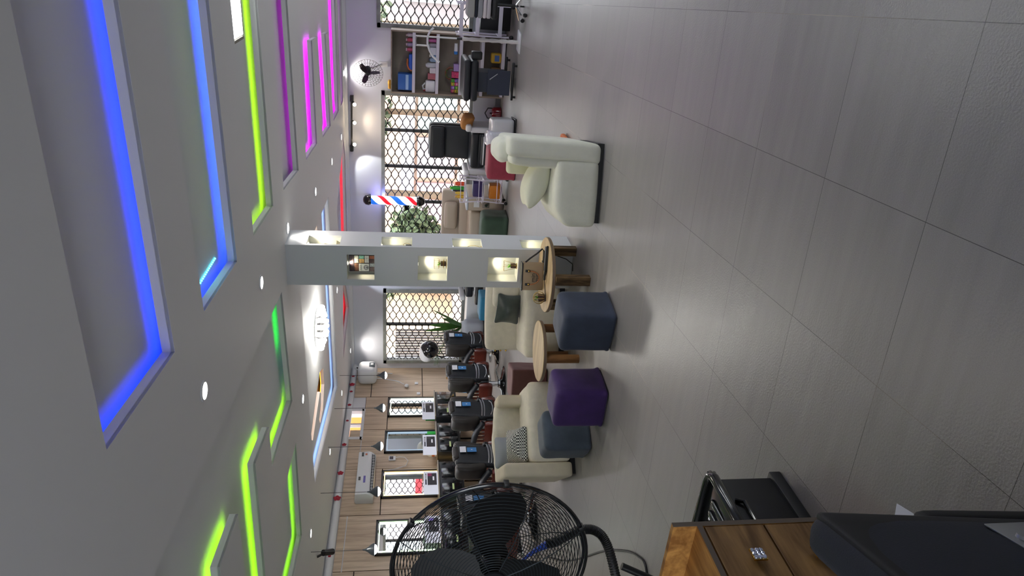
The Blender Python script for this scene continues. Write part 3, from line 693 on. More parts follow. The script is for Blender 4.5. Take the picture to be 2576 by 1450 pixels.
# water heater
t = thing('water_heater', 'rounded white water heater high in the far corner', 'water heater', (XL + .02, 12.50, 2.42))
obj('tank', B().soft((.17, 0, 0), (.34, .42, .36), .08, 12, (.01, .02, .02)), m_whiteplastic, t)
obj('dial_panel', B().soft((.345, .03, -.09), (.02, .17, .12), .05, 8), mat('dial_grey', '#4c555c', .35), t)
obj('dial', B().cyl((.352, .03, -.09), (.366, .03, -.09), .03), m_whiteplastic, t)
obj('pipe', B().tube([(.1, -.1, -.18), (.08, -.1, -.36), (.04, -.12, -.6), (.04, -.24, -.75)], .009, 7).tube([(.1, .1, -.18), (.08, .1, -.5)], .009, 7), m_whiteplastic, t)
obj('plug', B().ball((.03, -.28, -.8), (.035, .05, .045), 10), m_whiteplastic, t)
t = thing('security_camera', 'small white dome security camera beside the water heater', 'camera', (XL + .1, 12.8, 2.66)); obj('dome', B().ball((0, 0, 0), .05, 10), m_whiteplastic, t); obj('lens', B().ball((.035, -.03, -.01), .018, 8), m_black_gloss, t)
for (y, z, lb) in ((11.98, 1.38, 'small white round socket low on the wood wall near the corner'), (12.35, 1.42, 'white rectangular socket plate on the wood wall near the corner')):
    tag(obj('wall_socket', B().box(XL + .018, XL + .03, y - .04, y + .04, z - .035, z + .035, .004), m_whiteplastic), lb, 'socket')
t = thing('gold_ornament', 'gold spiral stem ornament on a round plate between the far chairs', 'ornament', (XL + .55, 11.75, .0))
obj('stem', B().cyl((0, 0, 0), (0, 0, .7), .012, n=8), mat('copper', '#a8683c', .3, .9), t)
g = B(); g.lathe([(.001, .62), (.1, .62), (.11, .64), (.03, .66), (.001, .66)], 20)
for k in range(6): g.lathe([(.012, .68 + k * .03), (.05 - k * .003, .69 + k * .03), (.012, .7 + k * .03)], 14)
obj('spiral_top', g, m_gold, t)
tag(obj('water_jug', B().lathe([(.05, 0), (.06, .02), (.05, .3), (.02, .36)], 14, M=T(XL + .5, 11.4, .32)), mat('blue_plastic', '#3f9fe8', .3)), 'bright blue plastic funnel-shaped jug behind the second farthest chair', 'jug')
tag(obj('side_cabinet', B().box(XL + .05, XL + .5, 11.15, 11.65, 0, .32, .01), m_panelwood), 'low wooden cabinet under the farthest mirror holding the blue jug', 'cabinet')
for k, (y, lb) in enumerate(((9.6, 'small wooden drawer box on the floor right of the amber mirror'), (10.75, 'small wooden drawer box on the floor right of the dim mirror'))):
    t = thing('drawer_box', lb, 'cabinet', (XL + .25, y, 0), group='low wooden drawer boxes by the wall')
    obj('body', B().box(-.2, .2, -.25, .25, 0, .62, .006), m_panelwood, t, 0)
    for z in (.08, .33): d_ = obj('drawer', B().box(.2, .215, -.22, .22, z, z + .22, .004), m_panelwood, t, 0); obj('knob', B().ball((.23, 0, z + .11), .012, 6), m_chrome, d_)

# ================================================================== BARBER CHAIRS (face the mirrors, -x)
def barber_chair():
    t = thing('barber_chair', 'c', 'barber chair', group='barber chairs in a row facing the mirrors')
    obj('base_disc', B().lathe([(.29, 0), (.3, .012), (.27, .03), (.12, .05), (.075, .075), (.07, .1), (.05, .11)], 36), m_chrome, t)
    obj('column', B().cyl((0, 0, .1), (0, 0, .27), .045).cyl((0, 0, .25), (0, 0, .3), .06), m_chrome, t)
    obj('pump_lever', B().tube([(.05, 0, .09), (.2, .1, .14), (.3, .14, .12)], .01, 8), m_chrome, t)
    obj('seat', B().soft((-.06, 0, .36), (.56, .46, .15), .05, 12, (0, 0, .02)), m_leather, t)
    # curved shell back: centre panel and two padded wings
    bk = obj('backrest', B().soft((.22, 0, .66), (.09, .40, .60), .045, 12, (.01, 0, 0), f=lambda p: (p[0] + .09 * p[2] - .35 * p[1] * p[1], p[1], p[2])), m_leather, t)
    for s in (-1, 1):
        obj('back_wing', B().soft((.14, s * .235, .74), (.24, .13, .44), .06, 12, (0, .015 * 1, 0), f=lambda p, s=s: (p[0] + .08 * p[2], p[1] - s * max(0, -p[2]) * .25, p[2])), mat('wing_leather', '#2b2827', .38, bump=.1, bscale=120), bk)
    obj('headrest', B().soft((.26, 0, .945), (.11, .26, .09), .04, 10), mat('wing_leather'), t)
    c = obj('care_card', B().box(.305, .311, -.02, .1, .80, .885), m_paperwhite, t, 0)
    c = obj('care_card', B().box(.305, .311, -.015, .075, .655, .785), mat('blue_card', '#3f7fc0', .4), t, 0); obj('white_mark', B().lathe([(.012, 0), (.001, 0)], 10, M=T(.3125, .03, .72, 0, pi / 2, 0)), m_paperwhite, c)
    cord = B()
    for z in (.50, .46): cord.tube([(.262, -.2, z), (.285, -.1, z - .012), (.29, .0, z - .016), (.285, .1, z - .012), (.262, .2, z)], .006, 6)
    cord.tube([(.26, -.17, .36), (.28, -.1, .33), (.285, 0, .32), (.28, .1, .33), (.26, .17, .36)], .006, 6)
    obj('steel_handles', cord, m_steel, t)
    obj('back_case', B().box(.2, .262, -.21, .21, .30, .50, .02), m_leather, t)
    for s in (-1, 1):
        a = obj('armrest', B().tube([(.2, s * .285, .48), (.08, s * .3, .56), (-.05, s * .3, .60), (-.2, s * .3, .615), (-.34, s * .3, .60), (-.42, s * .3, .55)], [.04, .045, .045, .042, .04, .03], 12), m_leather, t)
        sl = B()
        for k in range(5): sl.box(-.24 + k * .07, -.2 + k * .07, s * .29 - .008, s * .29 + .008, .44, .59)
        obj('arm_slats', sl, m_brown, a, 0)
        obj('side_box', B().prism([(-.36, .24), (.2, .24), (.22, .3), (.2, .46), (-.34, .46), (-.4, .38)], -.05, .05, M=Matrix.Translation((0, s * .30, 0)) @ Matrix(((1, 0, 0, 0), (0, 0, 1, 0), (0, 1, 0, 0), (0, 0, 0, 1))), bev=.018), m_brown, t)
    obj('footrest', B().tube([(-.3, -.16, .3), (-.5, -.16, .14), (-.56, -.16, .12), (-.56, .16, .12), (-.5, .16, .14), (-.3, .16, .3)], .015, 8).box(-.62, -.5, -.17, .17, .1, .125, .01), m_chrome, t)
    obj('leg_pad', B().soft((-.4, 0, .24), (.06, .36, .2), .03, 8), m_leather, t)
    return t
c0 = barber_chair()
BC = [((-6.55, 6.62), .06, 'black barber chair with brown sides seen through the big fan, nearest the camera'), ((-6.68, 7.72), .0, 'black and brown barber chair behind the left cream sofa, second from the camera'),
      ((-6.68, 8.8), -.03, 'black barber chair with reddish brown side box, middle of the row of five'), ((-6.68, 9.82), -.05, 'barber chair on a large chrome disc beside the brown stool, second farthest'), ((-6.66, 10.84), .0, 'barber chair farthest from the camera, under the dryer hood')]
for k, ((x, y), rz, lb) in enumerate(BC):
    o = c0 if k == 0 else dup(c0)
    o.location = (x, y, 0); o.rotation_euler = (0, 0, rz); o['label'] = lb

# ================================================================== STOOLS
def stool(label, pts, h, m, bul=.012, r=.045, base=True, cat='stool'):
    """square upholstered cube: pts = front-left, front-right, back-right floor corners"""
    a, b_, c = Vector((*pts[0], 0)), Vector((*pts[1], 0)), Vector((*pts[2], 0))
    ex, ey = b_ - a, c - b_; cen = (a + c) / 2
    t = thing('pouf_stool', label, cat, (cen.x, cen.y, 0), math.atan2(ex.y, ex.x))
    obj('upholstered_body', B().soft((0, 0, h / 2 + .002), (ex.length, ey.length, h - .004), r, 20, (bul, bul, bul), f=lambda p: (p[0], p[1], p[2]) if p[2] > -h / 2 + r else (p[0] + math.copysign(min(r - .018, (-h / 2 + r - p[2]) * .5), p[0]) * (abs(p[0]) > ex.length / 2 - r * 1.3), p[1] + math.copysign(min(r - .018, (-h / 2 + r - p[2]) * .5), p[1]) * (abs(p[1]) > ey.length / 2 - r * 1.3), p[2]), noise=.005, nf=7, seed=len(label)), m, t)
    if base: obj('base_board', B().box(-ex.length / 2 + .05, ex.length / 2 - .05, -ey.length / 2 + .05, ey.length / 2 - .05, 0, .012), m_black, t, 0)
    return t
stool('navy blue velvet cube stool beside the low oak tables', [(-2.93, 4.74), (-2.575, 4.68), (-2.51, 5.04)], .425, velvet('navy_velvet', '#323c50'))
stool('purple velvet cube stool in front of the grey stool', [(-3.59, 4.61), (-3.225, 4.59), (-3.20, 4.955)], .43, velvet('purple_velvet', '#3c2162'), .01)
stool('grey-blue velvet cube stool against the left cream sofa', [(-4.22, 4.975), (-3.945, 4.79), (-3.745, 5.09)], .42, velvet('slate_velvet', '#465260'), .012, .05)
stool('brown leather-look cube stool behind the round tables', [(-4.80, 6.68), (-4.44, 6.80), (-4.56, 7.16)], .42, mat('brown_pouf', '#6b4544', .55, var=.12, vscale=8), .004, .02)
stool('dark red cube stool in front of the black recliner', [(-3.32, 10.42), (-2.83, 10.42), (-2.83, 10.85)], .44, velvet('wine_velvet', '#8e2f42'), .01, .05)
stool('dark green cube stool in front of the beige recliner', [(-4.72, 10.75), (-4.07, 10.75), (-4.07, 11.2)], .44, velvet('green_velvet', '#2f4637'), .008, .07)
stool('teal blue cube stool behind the cream love seat', [(-5.72, 10.25), (-5.3, 10.28), (-5.32, 10.66)], .44, mat('teal_pouf', '#1f6a8c', .55, var=.1, vscale=8), .004, .025)

# ================================================================== CREAM LOUNGE SEATING
def frame2(origin, ang): return thing
# middle love seat (front-left corner, turned 25 degrees)
t = thing('love_seat', 'cream armless love seat with gold studs, between the pillar and the round tables', 'sofa', (-3.87, 6.15, 0), math.radians(24))
obj('seat_block', B().soft((.385, .31, .235), (.77, .62, .37), .05, 16, (0, .005, .012)), m_cream, t)
obj('backrest', B().soft((.385, .68, .42), (.77, .17, .68), .06, 16, (0, .015, .01)), m_cream, t)
obj('plinth', B().box(.03, .74, .03, .72, 0, .06), m_black, t, 0)
s = B()
for z in (.53, .59, .65): s.ball((.0 - .002, .63, z), .011, 6)
obj('gold_studs', s, m_gold, t)
pl = thing('cushion', 'dark grey-green satin cushion leaning on the cream love seat', 'cushion', (-3.54, 6.62, .56), rot=(.25, .12, math.radians(18)))
obj('cushion_body', B().soft((0, 0, 0), (.3, .11, .27), .05, 14, (0, .05, 0), f=lambda p: (p[0] * (1 + .25 * abs(p[2] / .135) ** 3), p[1] * (1 - .6 * (abs(p[2]) / .135) ** 2) * (1 - .4 * (abs(p[0]) / .15) ** 3), p[2] * (1 + .1 * abs(p[0] / .15) ** 3)), noise=.008, nf=9), mat('satin_green', '#4a5450', .38, var=.25, vscale=9, sheen=.3), pl)
pl = thing('cushion', 'cream gathered cushion behind the dark one on the love seat', 'cushion', (-3.40, 6.76, .58), rot=(.2, 0, math.radians(24)))
obj('cushion_body', B().soft((0, 0, 0), (.34, .1, .3), .05, 12, (0, .04, 0), noise=.01, nf=10), m_cream, pl)

# left cream sofa: origin front-left corner, u along the front, v towards the back
t = thing('sofa', 'cream sofa turned towards the stools, with one slab arm at its left end', 'sofa', (-4.45, 5.22, 0), math.radians(45.4))
m_armf = mat('arm_fabric', '#d8ceb8', .9, bump=.1, bscale=150, var=.06)
obj('seat_block', B().soft((.39, .31, .24), (.79, .62, .40), .055, 20, (.004, .004, .016), noise=.005, nf=5), m_cream, t)
def backf(p):
    w_ = max(0, 1 - abs(p[0]) / .36)
    return (p[0], p[1] + .05 * p[2] - .02 * w_, p[2] + .03 * w_ * (p[2] > 0) + .0045 * math.sin(p[0] * 70 + p[2] * 16) * (1 if p[1] < 0 else .3))
obj('backrest', B().soft((.27, .685, .42), (.80, .17, .56), .055, 22, (0, .012, 0), f=backf, noise=.006, nf=14), m_cream, t)
obj('arm_panel', B().soft((-.078, .40, .365), (.145, .80, .665), .035, 14, f=lambda p: (p[0], p[1], p[2])), m_armf, t)
obj('corner_wing', B().soft((.67, .60, .42), (.12, .34, .54), .04, 12, noise=.004), m_armf, t)
obj('plinth', B().box(-.12, .74, .04, .72, 0, .05), m_black, t, 0)
def check_mat():
    m = bpy.data.materials.new('gingham'); m.use_nodes = True; N = m.node_tree.nodes; L = m.node_tree.links
    tc = N.new('ShaderNodeTexCoord'); ck = N.new('ShaderNodeTexChecker'); ck.inputs['Scale'].default_value = 68; ck.inputs[1].default_value = lin('#15161a'); ck.inputs[2].default_value = lin('#dfe2dc')
    L.new(tc.outputs['Object'], ck.inputs[0]); L.new(ck.outputs[0], N['Principled BSDF'].inputs['Base Color']); N['Principled BSDF'].inputs['Roughness'].default_value = .8; return m
pl = thing('cushion', 'black and white checked cushion on the left cream sofa', 'cushion', (-4.52, 5.545, .525), rot=(.35, 0, math.radians(45.4)))
cf = lambda p: (p[0] * (1 + .12 * abs(p[1] / .17) ** 3), p[1] * (1 + .12 * abs(p[0] / .17) ** 3), p[2] * (1 - .75 * max(abs(p[0]) / .17, abs(p[1]) / .17) ** 2.2))
obj('cushion_cover', B().soft((0, 0, 0), (.33, .34, .16), .05, 16, (0, 0, .02), f=cf), check_mat(), pl)
pl2 = thing('cushion', 'pale grey cushion tucked behind the checked cushion on the left sofa', 'cushion', (-4.66, 5.62, .56), rot=(1.1, 0, math.radians(45.4)))
obj('cushion_cover', B().soft((0, 0, 0), (.3, .36, .12), .05, 12, (0, 0, .02), f=cf), mat('grey_cushion', '#9aa0a8', .6), pl2)

# right lounge chair, side-on, facing left
t = thing('lounge_chair', 'pale grey-green velvet lounge chair, seen from the side right of the pillar', 'armchair', (-2.165, 5.53, 0), math.radians(12))
def seatf(p): return (p[0], p[1], p[2] - max(0, -(p[0]) - .12) * .18)
obj('seat_block', B().soft((.29, .37, .225), (.57, .74, .37), .05, 18, (.005, .005, .03), f=lambda p: (p[0], p[1], p[2] - (.10 * max(0, (-p[0] - .1) / .18) ** 1.5 if p[2] > 0 else 0))), m_grey_cream, t)
obj('backrest', B().soft((.655, .38, .43), (.175, .76, .80), .05, 18, (.004, .004, .0), f=lambda p: (p[0] + .04 * p[2] - .10 * max(0, -p[2] - .25), p[1], p[2])), m_grey_cream, t)
obj('lumbar_pad', B().soft((.555, .37, .58), (.10, .68, .44), .045, 14, (.02, 0, .02), f=lambda p: (p[0] + .06 * p[2], p[1], p[2])), m_grey_cream, t)
obj('head_roll', B().soft((.62, .42, .835), (.18, .56, .12), .055, 14, (.02, 0, .02), noise=.006, nf=8), m_grey_cream, t)
obj('far_arm', B().soft((.47, .73, .56), (.18, .09, .36), .04, 12), mat('ivory_velvet', '#dcdcc0', .85, sheen=.3), t)
obj('plinth', B().box(.04, .72, .05, .7, 0, .06), m_black, t, 0)
pl = thing('cushion', 'ivory cushion standing on the seat of the pale lounge chair', 'cushion', (-1.90, 5.93, .53), rot=(0, .32, math.radians(12)))
obj('cushion_cover', B().soft((0, 0, 0), (.42, .36, .17), .06, 16, (0, 0, .02), f=lambda p: (p[0] * (1 + .14 * abs(p[1] / .18) ** 3), p[1], p[2] * (1 - .8 * (abs(p[0]) / .21) ** 2.4))), mat('ivory_cushion', '#dfe0cc', .9, bump=.1, bscale=120), pl)

# ================================================================== LOW OAK TABLES
def round_table(label, c, r, legs, lm, square, h=.352, rz=0):
    t = thing('side_table', label, 'table', (c[0], c[1], 0), rz, 'low round oak tables')
    obj('tabletop', B().lathe([(r - .004, h - .034), (r, h - .03), (r, h - .004), (r - .004, h), (.001, h)], 64), m_oak, t)
    obj('edge_band', B().lathe([(r + .0006, h - .03), (r + .0006, h - .004)], 64, cap=False), mat('edge_band', '#8a7766', .5), t)
    for x, y in legs:
        if square: obj('leg', B().box(x - .042, x + .042, y - .035, y + .035, 0, h - .034, .003), lm, t, 0)
        else: obj('leg', B().cyl((x, y, 0), (x, y, h - .034), .042, n=24), lm, t)
    return t
round_table('low round oak table with rough square legs, holding the canvas handbag', (-2.80, 5.93), .355, [(.10, -.32 + .0), (.12, .30), (-.25, -.13)], m_bark, True)
round_table('small low round oak table with smooth round legs left of the handbag table', (-3.60, 5.86), .30, [(.06, -.245), (.2, .1), (-.16, .17)], m_round, False)

# handbag
t = thing('handbag', 'beige canvas handbag with dark trim and black lettering standing on the oak table', 'handbag', (-2.86, 6.03, .352), math.radians(14))
obj('bag_body', B().prism([(-.135, 0), (.125, 0), (.13, .2), (-.135, .2)], -.05, .05, M=Matrix(((1, 0, 0, 0), (0, 0, 1, 0), (0, 1, 0, 0), (0, 0, 0, 1))), bev=.012), mat('canvas', '#a8957c', .8, bump=.2, bscale=220), t)
obj('dark_trim', B().box(-.138, .132, -.053, .053, .198, .208, .004), mat('trim_navy', '#20242e', .5), t)
for x in (-.075, .055): obj('buckle', B().box(x - .012, x + .012, -.058, -.05, .13, .175, .003), m_black, t); obj('clasp', B().box(x - .008, x + .008, -.061, -.057, .135, .15, .002), m_gold, t)
obj('handle', B().tube([(-.075 + .065 + .065 * math.cos(math.radians(a)), -.062, .13 + .09 * math.sin(math.radians(a))) for a in range(180, 361, 15)], .006, 8), mat('tan_leather', '#a8704c', .5), t)
for k, z in enumerate((.098, .062)): text('lettering', 'min', .058, T(-.01, -.0515, z) @ RX, mk, t, .0008)
obj('shoulder_strap', B().tube([(.13, 0, .17), (.17, -.01, .13), (.22, -.03, .07), (.27, -.04, .02), (.25, -.05, .008), (.19, -.05, .008), (.14, -.06, .01), (.15, -.03, .012)], .008, 6), m_black, t)
# hair straightener / clipper with cable
t = thing('hair_straightener', 'black and silver hair straightener lying on the oak table', 'hair tool', (-2.62, 5.86, .352), math.radians(12))
obj('silver_arm', B().box(-.1, .13, -.012, .012, .02, .032, .004, M=T(0, 0, 0)), mat('grey_metal', '#6d7278', .3, .7), t)
obj('black_arm', B().box(-.1, .135, -.013, .013, .0, .018, .005).tube([(-.1, 0, .012), (-.15, .01, .018), (-.19, 0, .02)], [.014, .012, .01], 8), m_black, t)
obj('power_cable', B().tube([(-.19, 0, .02), (-.23, .03, .01), (-.28, .02, .006), (-.33, -.02, .006), (-.38, -.05, .006)], .004, 6), m_black, t)
# rattan ball planter
t = thing('table_plant', 'little air plant in a dark block inside a woven ring on the oak table', 'plant', (-2.98, 5.80, .352))
w_ = B()
for k in range(5): w_.tube([(.062 * math.cos(a * .35 + k) * math.cos(k * .6), .045 * math.cos(a * .35 + k) * math.sin(k * .6), .058 + .056 * math.sin(a * .35 + k)) for a in range(18)], .0035, 5, closed=True)
obj('woven_ring', w_, mat('straw', '#b9a06a', .7), t)
obj('pot', B().box(-.03, .03, -.025, .025, .003, .066, .004), m_soil, t)
l = B()
for k in range(22):
    a = k * 2.4; l.leaf((0, 0, .066), (.035 * math.cos(a), .03 * math.sin(a), .08 + .045 * ((k * 37) % 10) / 10), .0035, .006)
obj('leaves', l, m_leafb, t)
# small orange thing on the floor by the lounge chair and dark cable on pillar foot
tag(obj('orange_sandal', B().soft((-1.83, 7.12, .03), (.12, .3, .06), .025, 8), mat('orange_rubber', '#c8682a', .5)), 'orange slipper peeking out behind the pale lounge chair', 'slipper')
tag(obj('floor_cable', B().tube([(-2.74, 6.29, .22), (-2.76, 6.28, .16), (-2.78, 6.26, .08), (-2.83, 6.25, .01), (-2.9, 6.24, .005)], .005, 6), m_black), 'thin dark cable hanging at the foot of the pillar', 'cable')

# ================================================================== BACK WALL: SHELF UNIT AND ITS GOODS
SX0, SX1, SYF, SYB = -2.50, -1.46, 12.55, 12.93
m_shelfwood = wood('shelf_side_wood', '#a89a8a', '#857868', (6, 6, .6), .5, 2.2)
m_shelfback = mat('shelf_back', '#8d8378', .7, var=.08, vscale=8)
t = thing('wall_shelf', 'tall open shelf unit with white shelf boards standing between the two windows', 'shelf', (0, 0, 0))
obj('back_panel', B().box(SX0, SX1, SYB - .02, SYB, 0, 1.96), m_shelfback, t, 0)
for x in (SX0, SX1 - .025): obj('side_panel', B().box(x, x + .025, SYF, SYB - .02, 0, 1.96), m_shelfwood, t, 0)
obj('top_board', B().box(SX0 + .025, SX1 - .025, SYF, SYB - .02, 1.94, 1.96), m_shelfwood, t, 0)
SZ = [.07, .43, .80, 1.20, 1.60]
for z in SZ: obj('shelf_board', B().box(SX0 + .026, SX1 - .026, SYF - .005, SYB - .02, z - .05, z), mat('shelf_white', '#d9d6e2', .45), t, 0)
def jar(x, z, r, h, col, label, name='jar', cat='jar', lid=None, y=12.68, n=14, tr=None):
    t = thing(name, label, cat, (x, y, z + .001), group='goods on the wall shelf')
    obj('body', B().lathe([(r * .9, 0), (r, .008), (r, h * .8), (r * .7, h * .9), (r * .7, h)], n), mat('j' + col, col, .3), t)
    if lid: obj('lid', B().lathe([(r * .72, h), (r * .72, h + .02)], n), mat('lid' + lid, lid, .4), t)
    return t
def pack(x, z, sx, sy, sz, col, label, y=12.68, cat='box', name='box', stripe=None, v=.0, bev=.004):
    t = thing(name, label, cat, (x, y, z + .001), group='goods on the wall shelf')
    obj('carton', B().box(-sx / 2, sx / 2, -sy / 2, sy / 2, 0, sz, bev), mat('p' + col, col, .5, var=v, vscale=40), t)
    if stripe: obj('print', B().box(-sx / 2 + .01, sx / 2 - .01, -sy / 2 - .002, -sy / 2, sz * .25, sz * .45), mat('ps' + stripe, stripe, .5), t, 0)
    return t
pack(-2.31, 1.60, .27, .2, .24, '#2f66b4', 'blue carton with white print on the top shelf', stripe='#9fc0e8')
b = thing('bag', 'flat blue plastic bag with orange strap on the top shelf', 'bag', (-1.98, 12.7, 1.601)); obj('bag_body', B().soft((0, 0, .03), (.26, .2, .06), .02, 8), mat('blue_bag', '#2f5fc4', .4), b); obj('strap', B().tube([(-.14, -.08, .01), (-.1, -.1, .06), (-.03, -.1, .085), (.06, -.1, .08)], .014, 6), mat('orange_strap', '#b9683c', .6), b)
for k, (x, c) in enumerate(((-1.78, '#b24a68'), (-1.70, '#9a8ab0'), (-1.62, '#c0506c'), (-1.54, '#d8d0dc'))):
    jar(x, 1.6, .032, .09, c, ['dark pink', 'lilac', 'rose pink', 'white'][k] + ' small tub at the right end of the top shelf', 'tub', 'tub', lid='#c8a8b8')
b = thing('jerrycan', 'white plastic jerrycan with handle on the second shelf', 'canister', (-2.37, 12.68, 1.201)); obj('can_body', B().soft((0, 0, .085), (.2, .14, .17), .03, 10), m_whiteplastic, b); obj('handle', B().tube([(-.05, 0, .16), (-.06, 0, .2), (.0, 0, .215), (.05, 0, .17)], .014, 8), m_whiteplastic, b); obj('cap', B().cyl((-.075, 0, .16), (-.075, 0, .2), .018), mat('red_cap', '#b03040', .4), b)
pack(-2.20, 1.20, .1, .12, .13, '#a8606a', 'dusty pink carton beside the jerrycan'); pack(-2.10, 1.20, .09, .12, .10, '#cfcad0', 'pale grey tub box in the middle of the second shelf')
jar(-2.02, 1.2, .045, .17, '#c2c6cc', 'clear glass jar on the second shelf', 'glass_jar')
jar(-1.93, 1.2, .035, .1, '#8aa0bc', 'blue-grey bottle on the second shelf', 'bottle', 'bottle', lid='#3a4050'); jar(-1.86, 1.2, .03, .09, '#5f86b4', 'blue bottle on the second shelf', 'bottle', 'bottle', lid='#e6e6e6')
pack(-1.78, 1.20, .12, .1, .1, '#c9ccd6', 'white box with black squares on the second shelf'); jar(-1.69, 1.2, .035, .12, '#9c9aa4', 'grey jar near the lamp head on the second shelf', lid='#2a2a30'); jar(-1.61, 1.2, .032, .13, '#a8508c', 'purple bottle on the second shelf', 'bottle', 'bottle', lid='#e6e6e6')
jar(-1.54, 1.2, .03, .17, '#7a4438', 'brown bottle at the right end of the second shelf', 'bottle', 'bottle')
q = 0
for i, x in enumerate((-2.43, -2.37, -2.31, -2.25)):
    for j in range(2):
        col = ['#c8a92e', '#4f9a3c', '#c24a7a', '#8a5ab8'][(i + j * 2) % 4]
        pack(x, .80 + j * .062, .055, .08, .06, col, ['lower', 'upper'][j] + ' small ' + ['yellow', 'green', 'pink', 'purple'][(i + j * 2) % 4] + ' pack, ' + ['first', 'second', 'third', 'fourth'][i] + ' from the left on the third shelf', name='small_pack', cat='pack', stripe=['#2f8f3a', '#d8d040', '#e8e8e8', '#3a9a44'][(i + j) % 4], v=.3)
pack(-2.15, .80, .1, .12, .12, '#c43a6a', 'bright pink bag of goods on the third shelf', name='pouch', cat='pouch', v=.4); pack(-2.03, .80, .12, .1, .09, '#a58cc4', 'lilac box on the third shelf')
b = thing('wreath', 'red and green rolled garland behind the pink bag on the third shelf', 'garland', (-2.16, 12.82, .801)); obj('garland_ring', B().tube([(.1 * math.cos(a * .35), 0, .115 + .1 * math.sin(a * .35)) for a in range(18)], .02, 6, closed=True), mat('garland', '#2f7a3a', .6, var=.6, vscale=30, var2='#a8284a'), b)
b = thing('tube_bottle', 'white bottle with blue cap lying on the third shelf', 'bottle', (-1.72, 12.68, .84)); obj('body', B().cyl((.09, 0, .02), (-.04, 0, .02), .028, .034, 14), m_whiteplastic, b); obj('cap', B().cyl((-.04, 0, .02), (-.09, 0, .02), .034, .03, 14), mat('cap_blue', '#2f78c4', .4), b)
b = thing('yellow_jug', 'yellow plastic jug with blue label on the bottom shelf', 'jug', (-1.83, 12.68, .071)); obj('jug_body', B().soft((0, 0, .09), (.17, .14, .18), .03, 8), mat('yellow_jug', '#c09a2e', .3), b); obj('label', B().box(-.05, .05, -.073, -.07, .04, .12), mat('jug_label', '#4a6aa8', .5), b)
pack(-2.08, .07, .16, .2, .16, '#a07a52', 'brown cardboard box on the bottom shelf behind the bed')

# wall fan with wire cage
def fan_cage(b, r, depth, rings, spokes, wr, curved=.0, front=True):
    for i in range(rings):
        t_ = (i + 1) / rings; rr = r * t_
        z = depth * (1 - t_ ** 2.2)
        b.tube([(rr * math.cos(a * 2 * pi / 44), rr * math.sin(a * 2 * pi / 44), z) for a in range(44)], wr, 4, closed=True)
    for k in range(spokes):
        a = 2 * pi * k / spokes
        pts = [(r * u * math.cos(a + curved * u), r * u * math.sin(a + curved * u), depth * (1 - u ** 2.2)) for u in (.14, .3, .5, .7, .85, .95, 1.)]
        b.tube(pts, wr * 1.15, 4)
def blade(b, r0, r1, w, a, tw=.5, th=.002):
    M = Matrix.Rotation(a, 4, 'Z') @ Matrix.Translation(((r0 + r1) / 2, 0, 0)) @ Matrix.Rotation(tw, 4, 'X')
    n = 10; top = []; L_ = r1 - r0
    for i in range(n + 1):
        t_ = i / n; ww = w * (.35 + .65 * math.sin(pi * min(1, t_ * .75 + .12))); x = -L_ / 2 + L_ * t_
        top.append((x, ww * .62)); 
    poly = top + [(x, -y * .75) for x, y in reversed(top)]
    b.prism(poly, -th, th, M)
t = thing('wall_fan', 'wall-mounted fan with wire cage and three dark blades above the shelf unit', 'fan', (-2.20, YB - .34, 2.35), rot=(pi / 2 + .05, 0, -.35))
g = B(); fan_cage(g, .255, .07, 5, 30, .0022)
for k in range(30):
    a = 2 * pi * k / 30; g.tube([(.06 * math.cos(a), .06 * math.sin(a), -.1), (.2 * math.cos(a), .2 * math.sin(a), -.09), (.255 * math.cos(a), .255 * math.sin(a), 0)], .002, 4)
obj('wire_cage', g, m_metal_dark, t)
g = B()
for k in range(3): blade(g, .03, .2, .085, k * 2 * pi / 3 + .6, .45)
obj('blades', g, mat('fan_blade_dark', '#3a2c30', .35), t)
obj('motor', B().lathe([(.03, .03), (.05, .0), (.06, -.06), (.05, -.16), (.02, -.18)], 20), m_black, t)
obj('wall_arm', B().tube([(0, 0, -.15), (0, -.1, -.2), (0, -.24, -.31)], .016, 8).box(-.05, .05, -.34, -.2, -.325, -.31), m_whiteplastic, t)
tag(obj('yellow_cloth', B().soft((-2.40, 12.8, 1.985), (.16, .1, .05), .02, 8, noise=.02, nf=20), mat('yellow_cloth', '#d2a03c', .7)), 'crumpled yellow cloth lying on top of the shelf unit', 'cloth')

# barber pole
t = thing('barber_pole', 'glowing red, white and blue striped barber pole on the back wall', 'barber pole', (-4.50, YB - .28, 1.32))
m = bpy.data.materials.new('pole_stripes'); m.use_nodes = True; N = m.node_tree.nodes; L = m.node_tree.links; p = N['Principled BSDF']
tc = N.new('ShaderNodeTexCoord'); sp = N.new('ShaderNodeSeparateXYZ'); L.new(tc.outputs['Object'], sp.inputs[0])
at = N.new('ShaderNodeMath'); at.operation = 'ARCTAN2'; L.new(sp.outputs[1], at.inputs[0]); L.new(sp.outputs[0], at.inputs[1])
dv = N.new('ShaderNodeMath'); dv.operation = 'MULTIPLY_ADD'; dv.inputs[1].default_value = -1 / (2 * pi); L.new(at.outputs[0], dv.inputs[0])
zz = N.new('ShaderNodeMath'); zz.operation = 'MULTIPLY'; zz.inputs[1].default_value = 1.95; L.new(sp.outputs[2], zz.inputs[0]); L.new(zz.outputs[0], dv.inputs[2])
fr_ = N.new('ShaderNodeMath'); fr_.operation = 'FRACT'; L.new(dv.outputs[0], fr_.inputs[0])
rp = N.new('ShaderNodeValToRGB'); rp.color_ramp.interpolation = 'CONSTANT'; L.new(fr_.outputs[0], rp.inputs[0])
els = [(0, '#e6f4ff'), (.25, '#e0182c'), (.44, '#e6f4ff'), (.75, '#1d6ad8')]
rp.color_ramp.elements[0].color = lin(els[0][1]); rp.color_ramp.elements[1].position = els[1][0]; rp.color_ramp.elements[1].color = lin(els[1][1])
for pos, c in els[2:]: e = rp.color_ramp.elements.new(pos); e.color = lin(c)
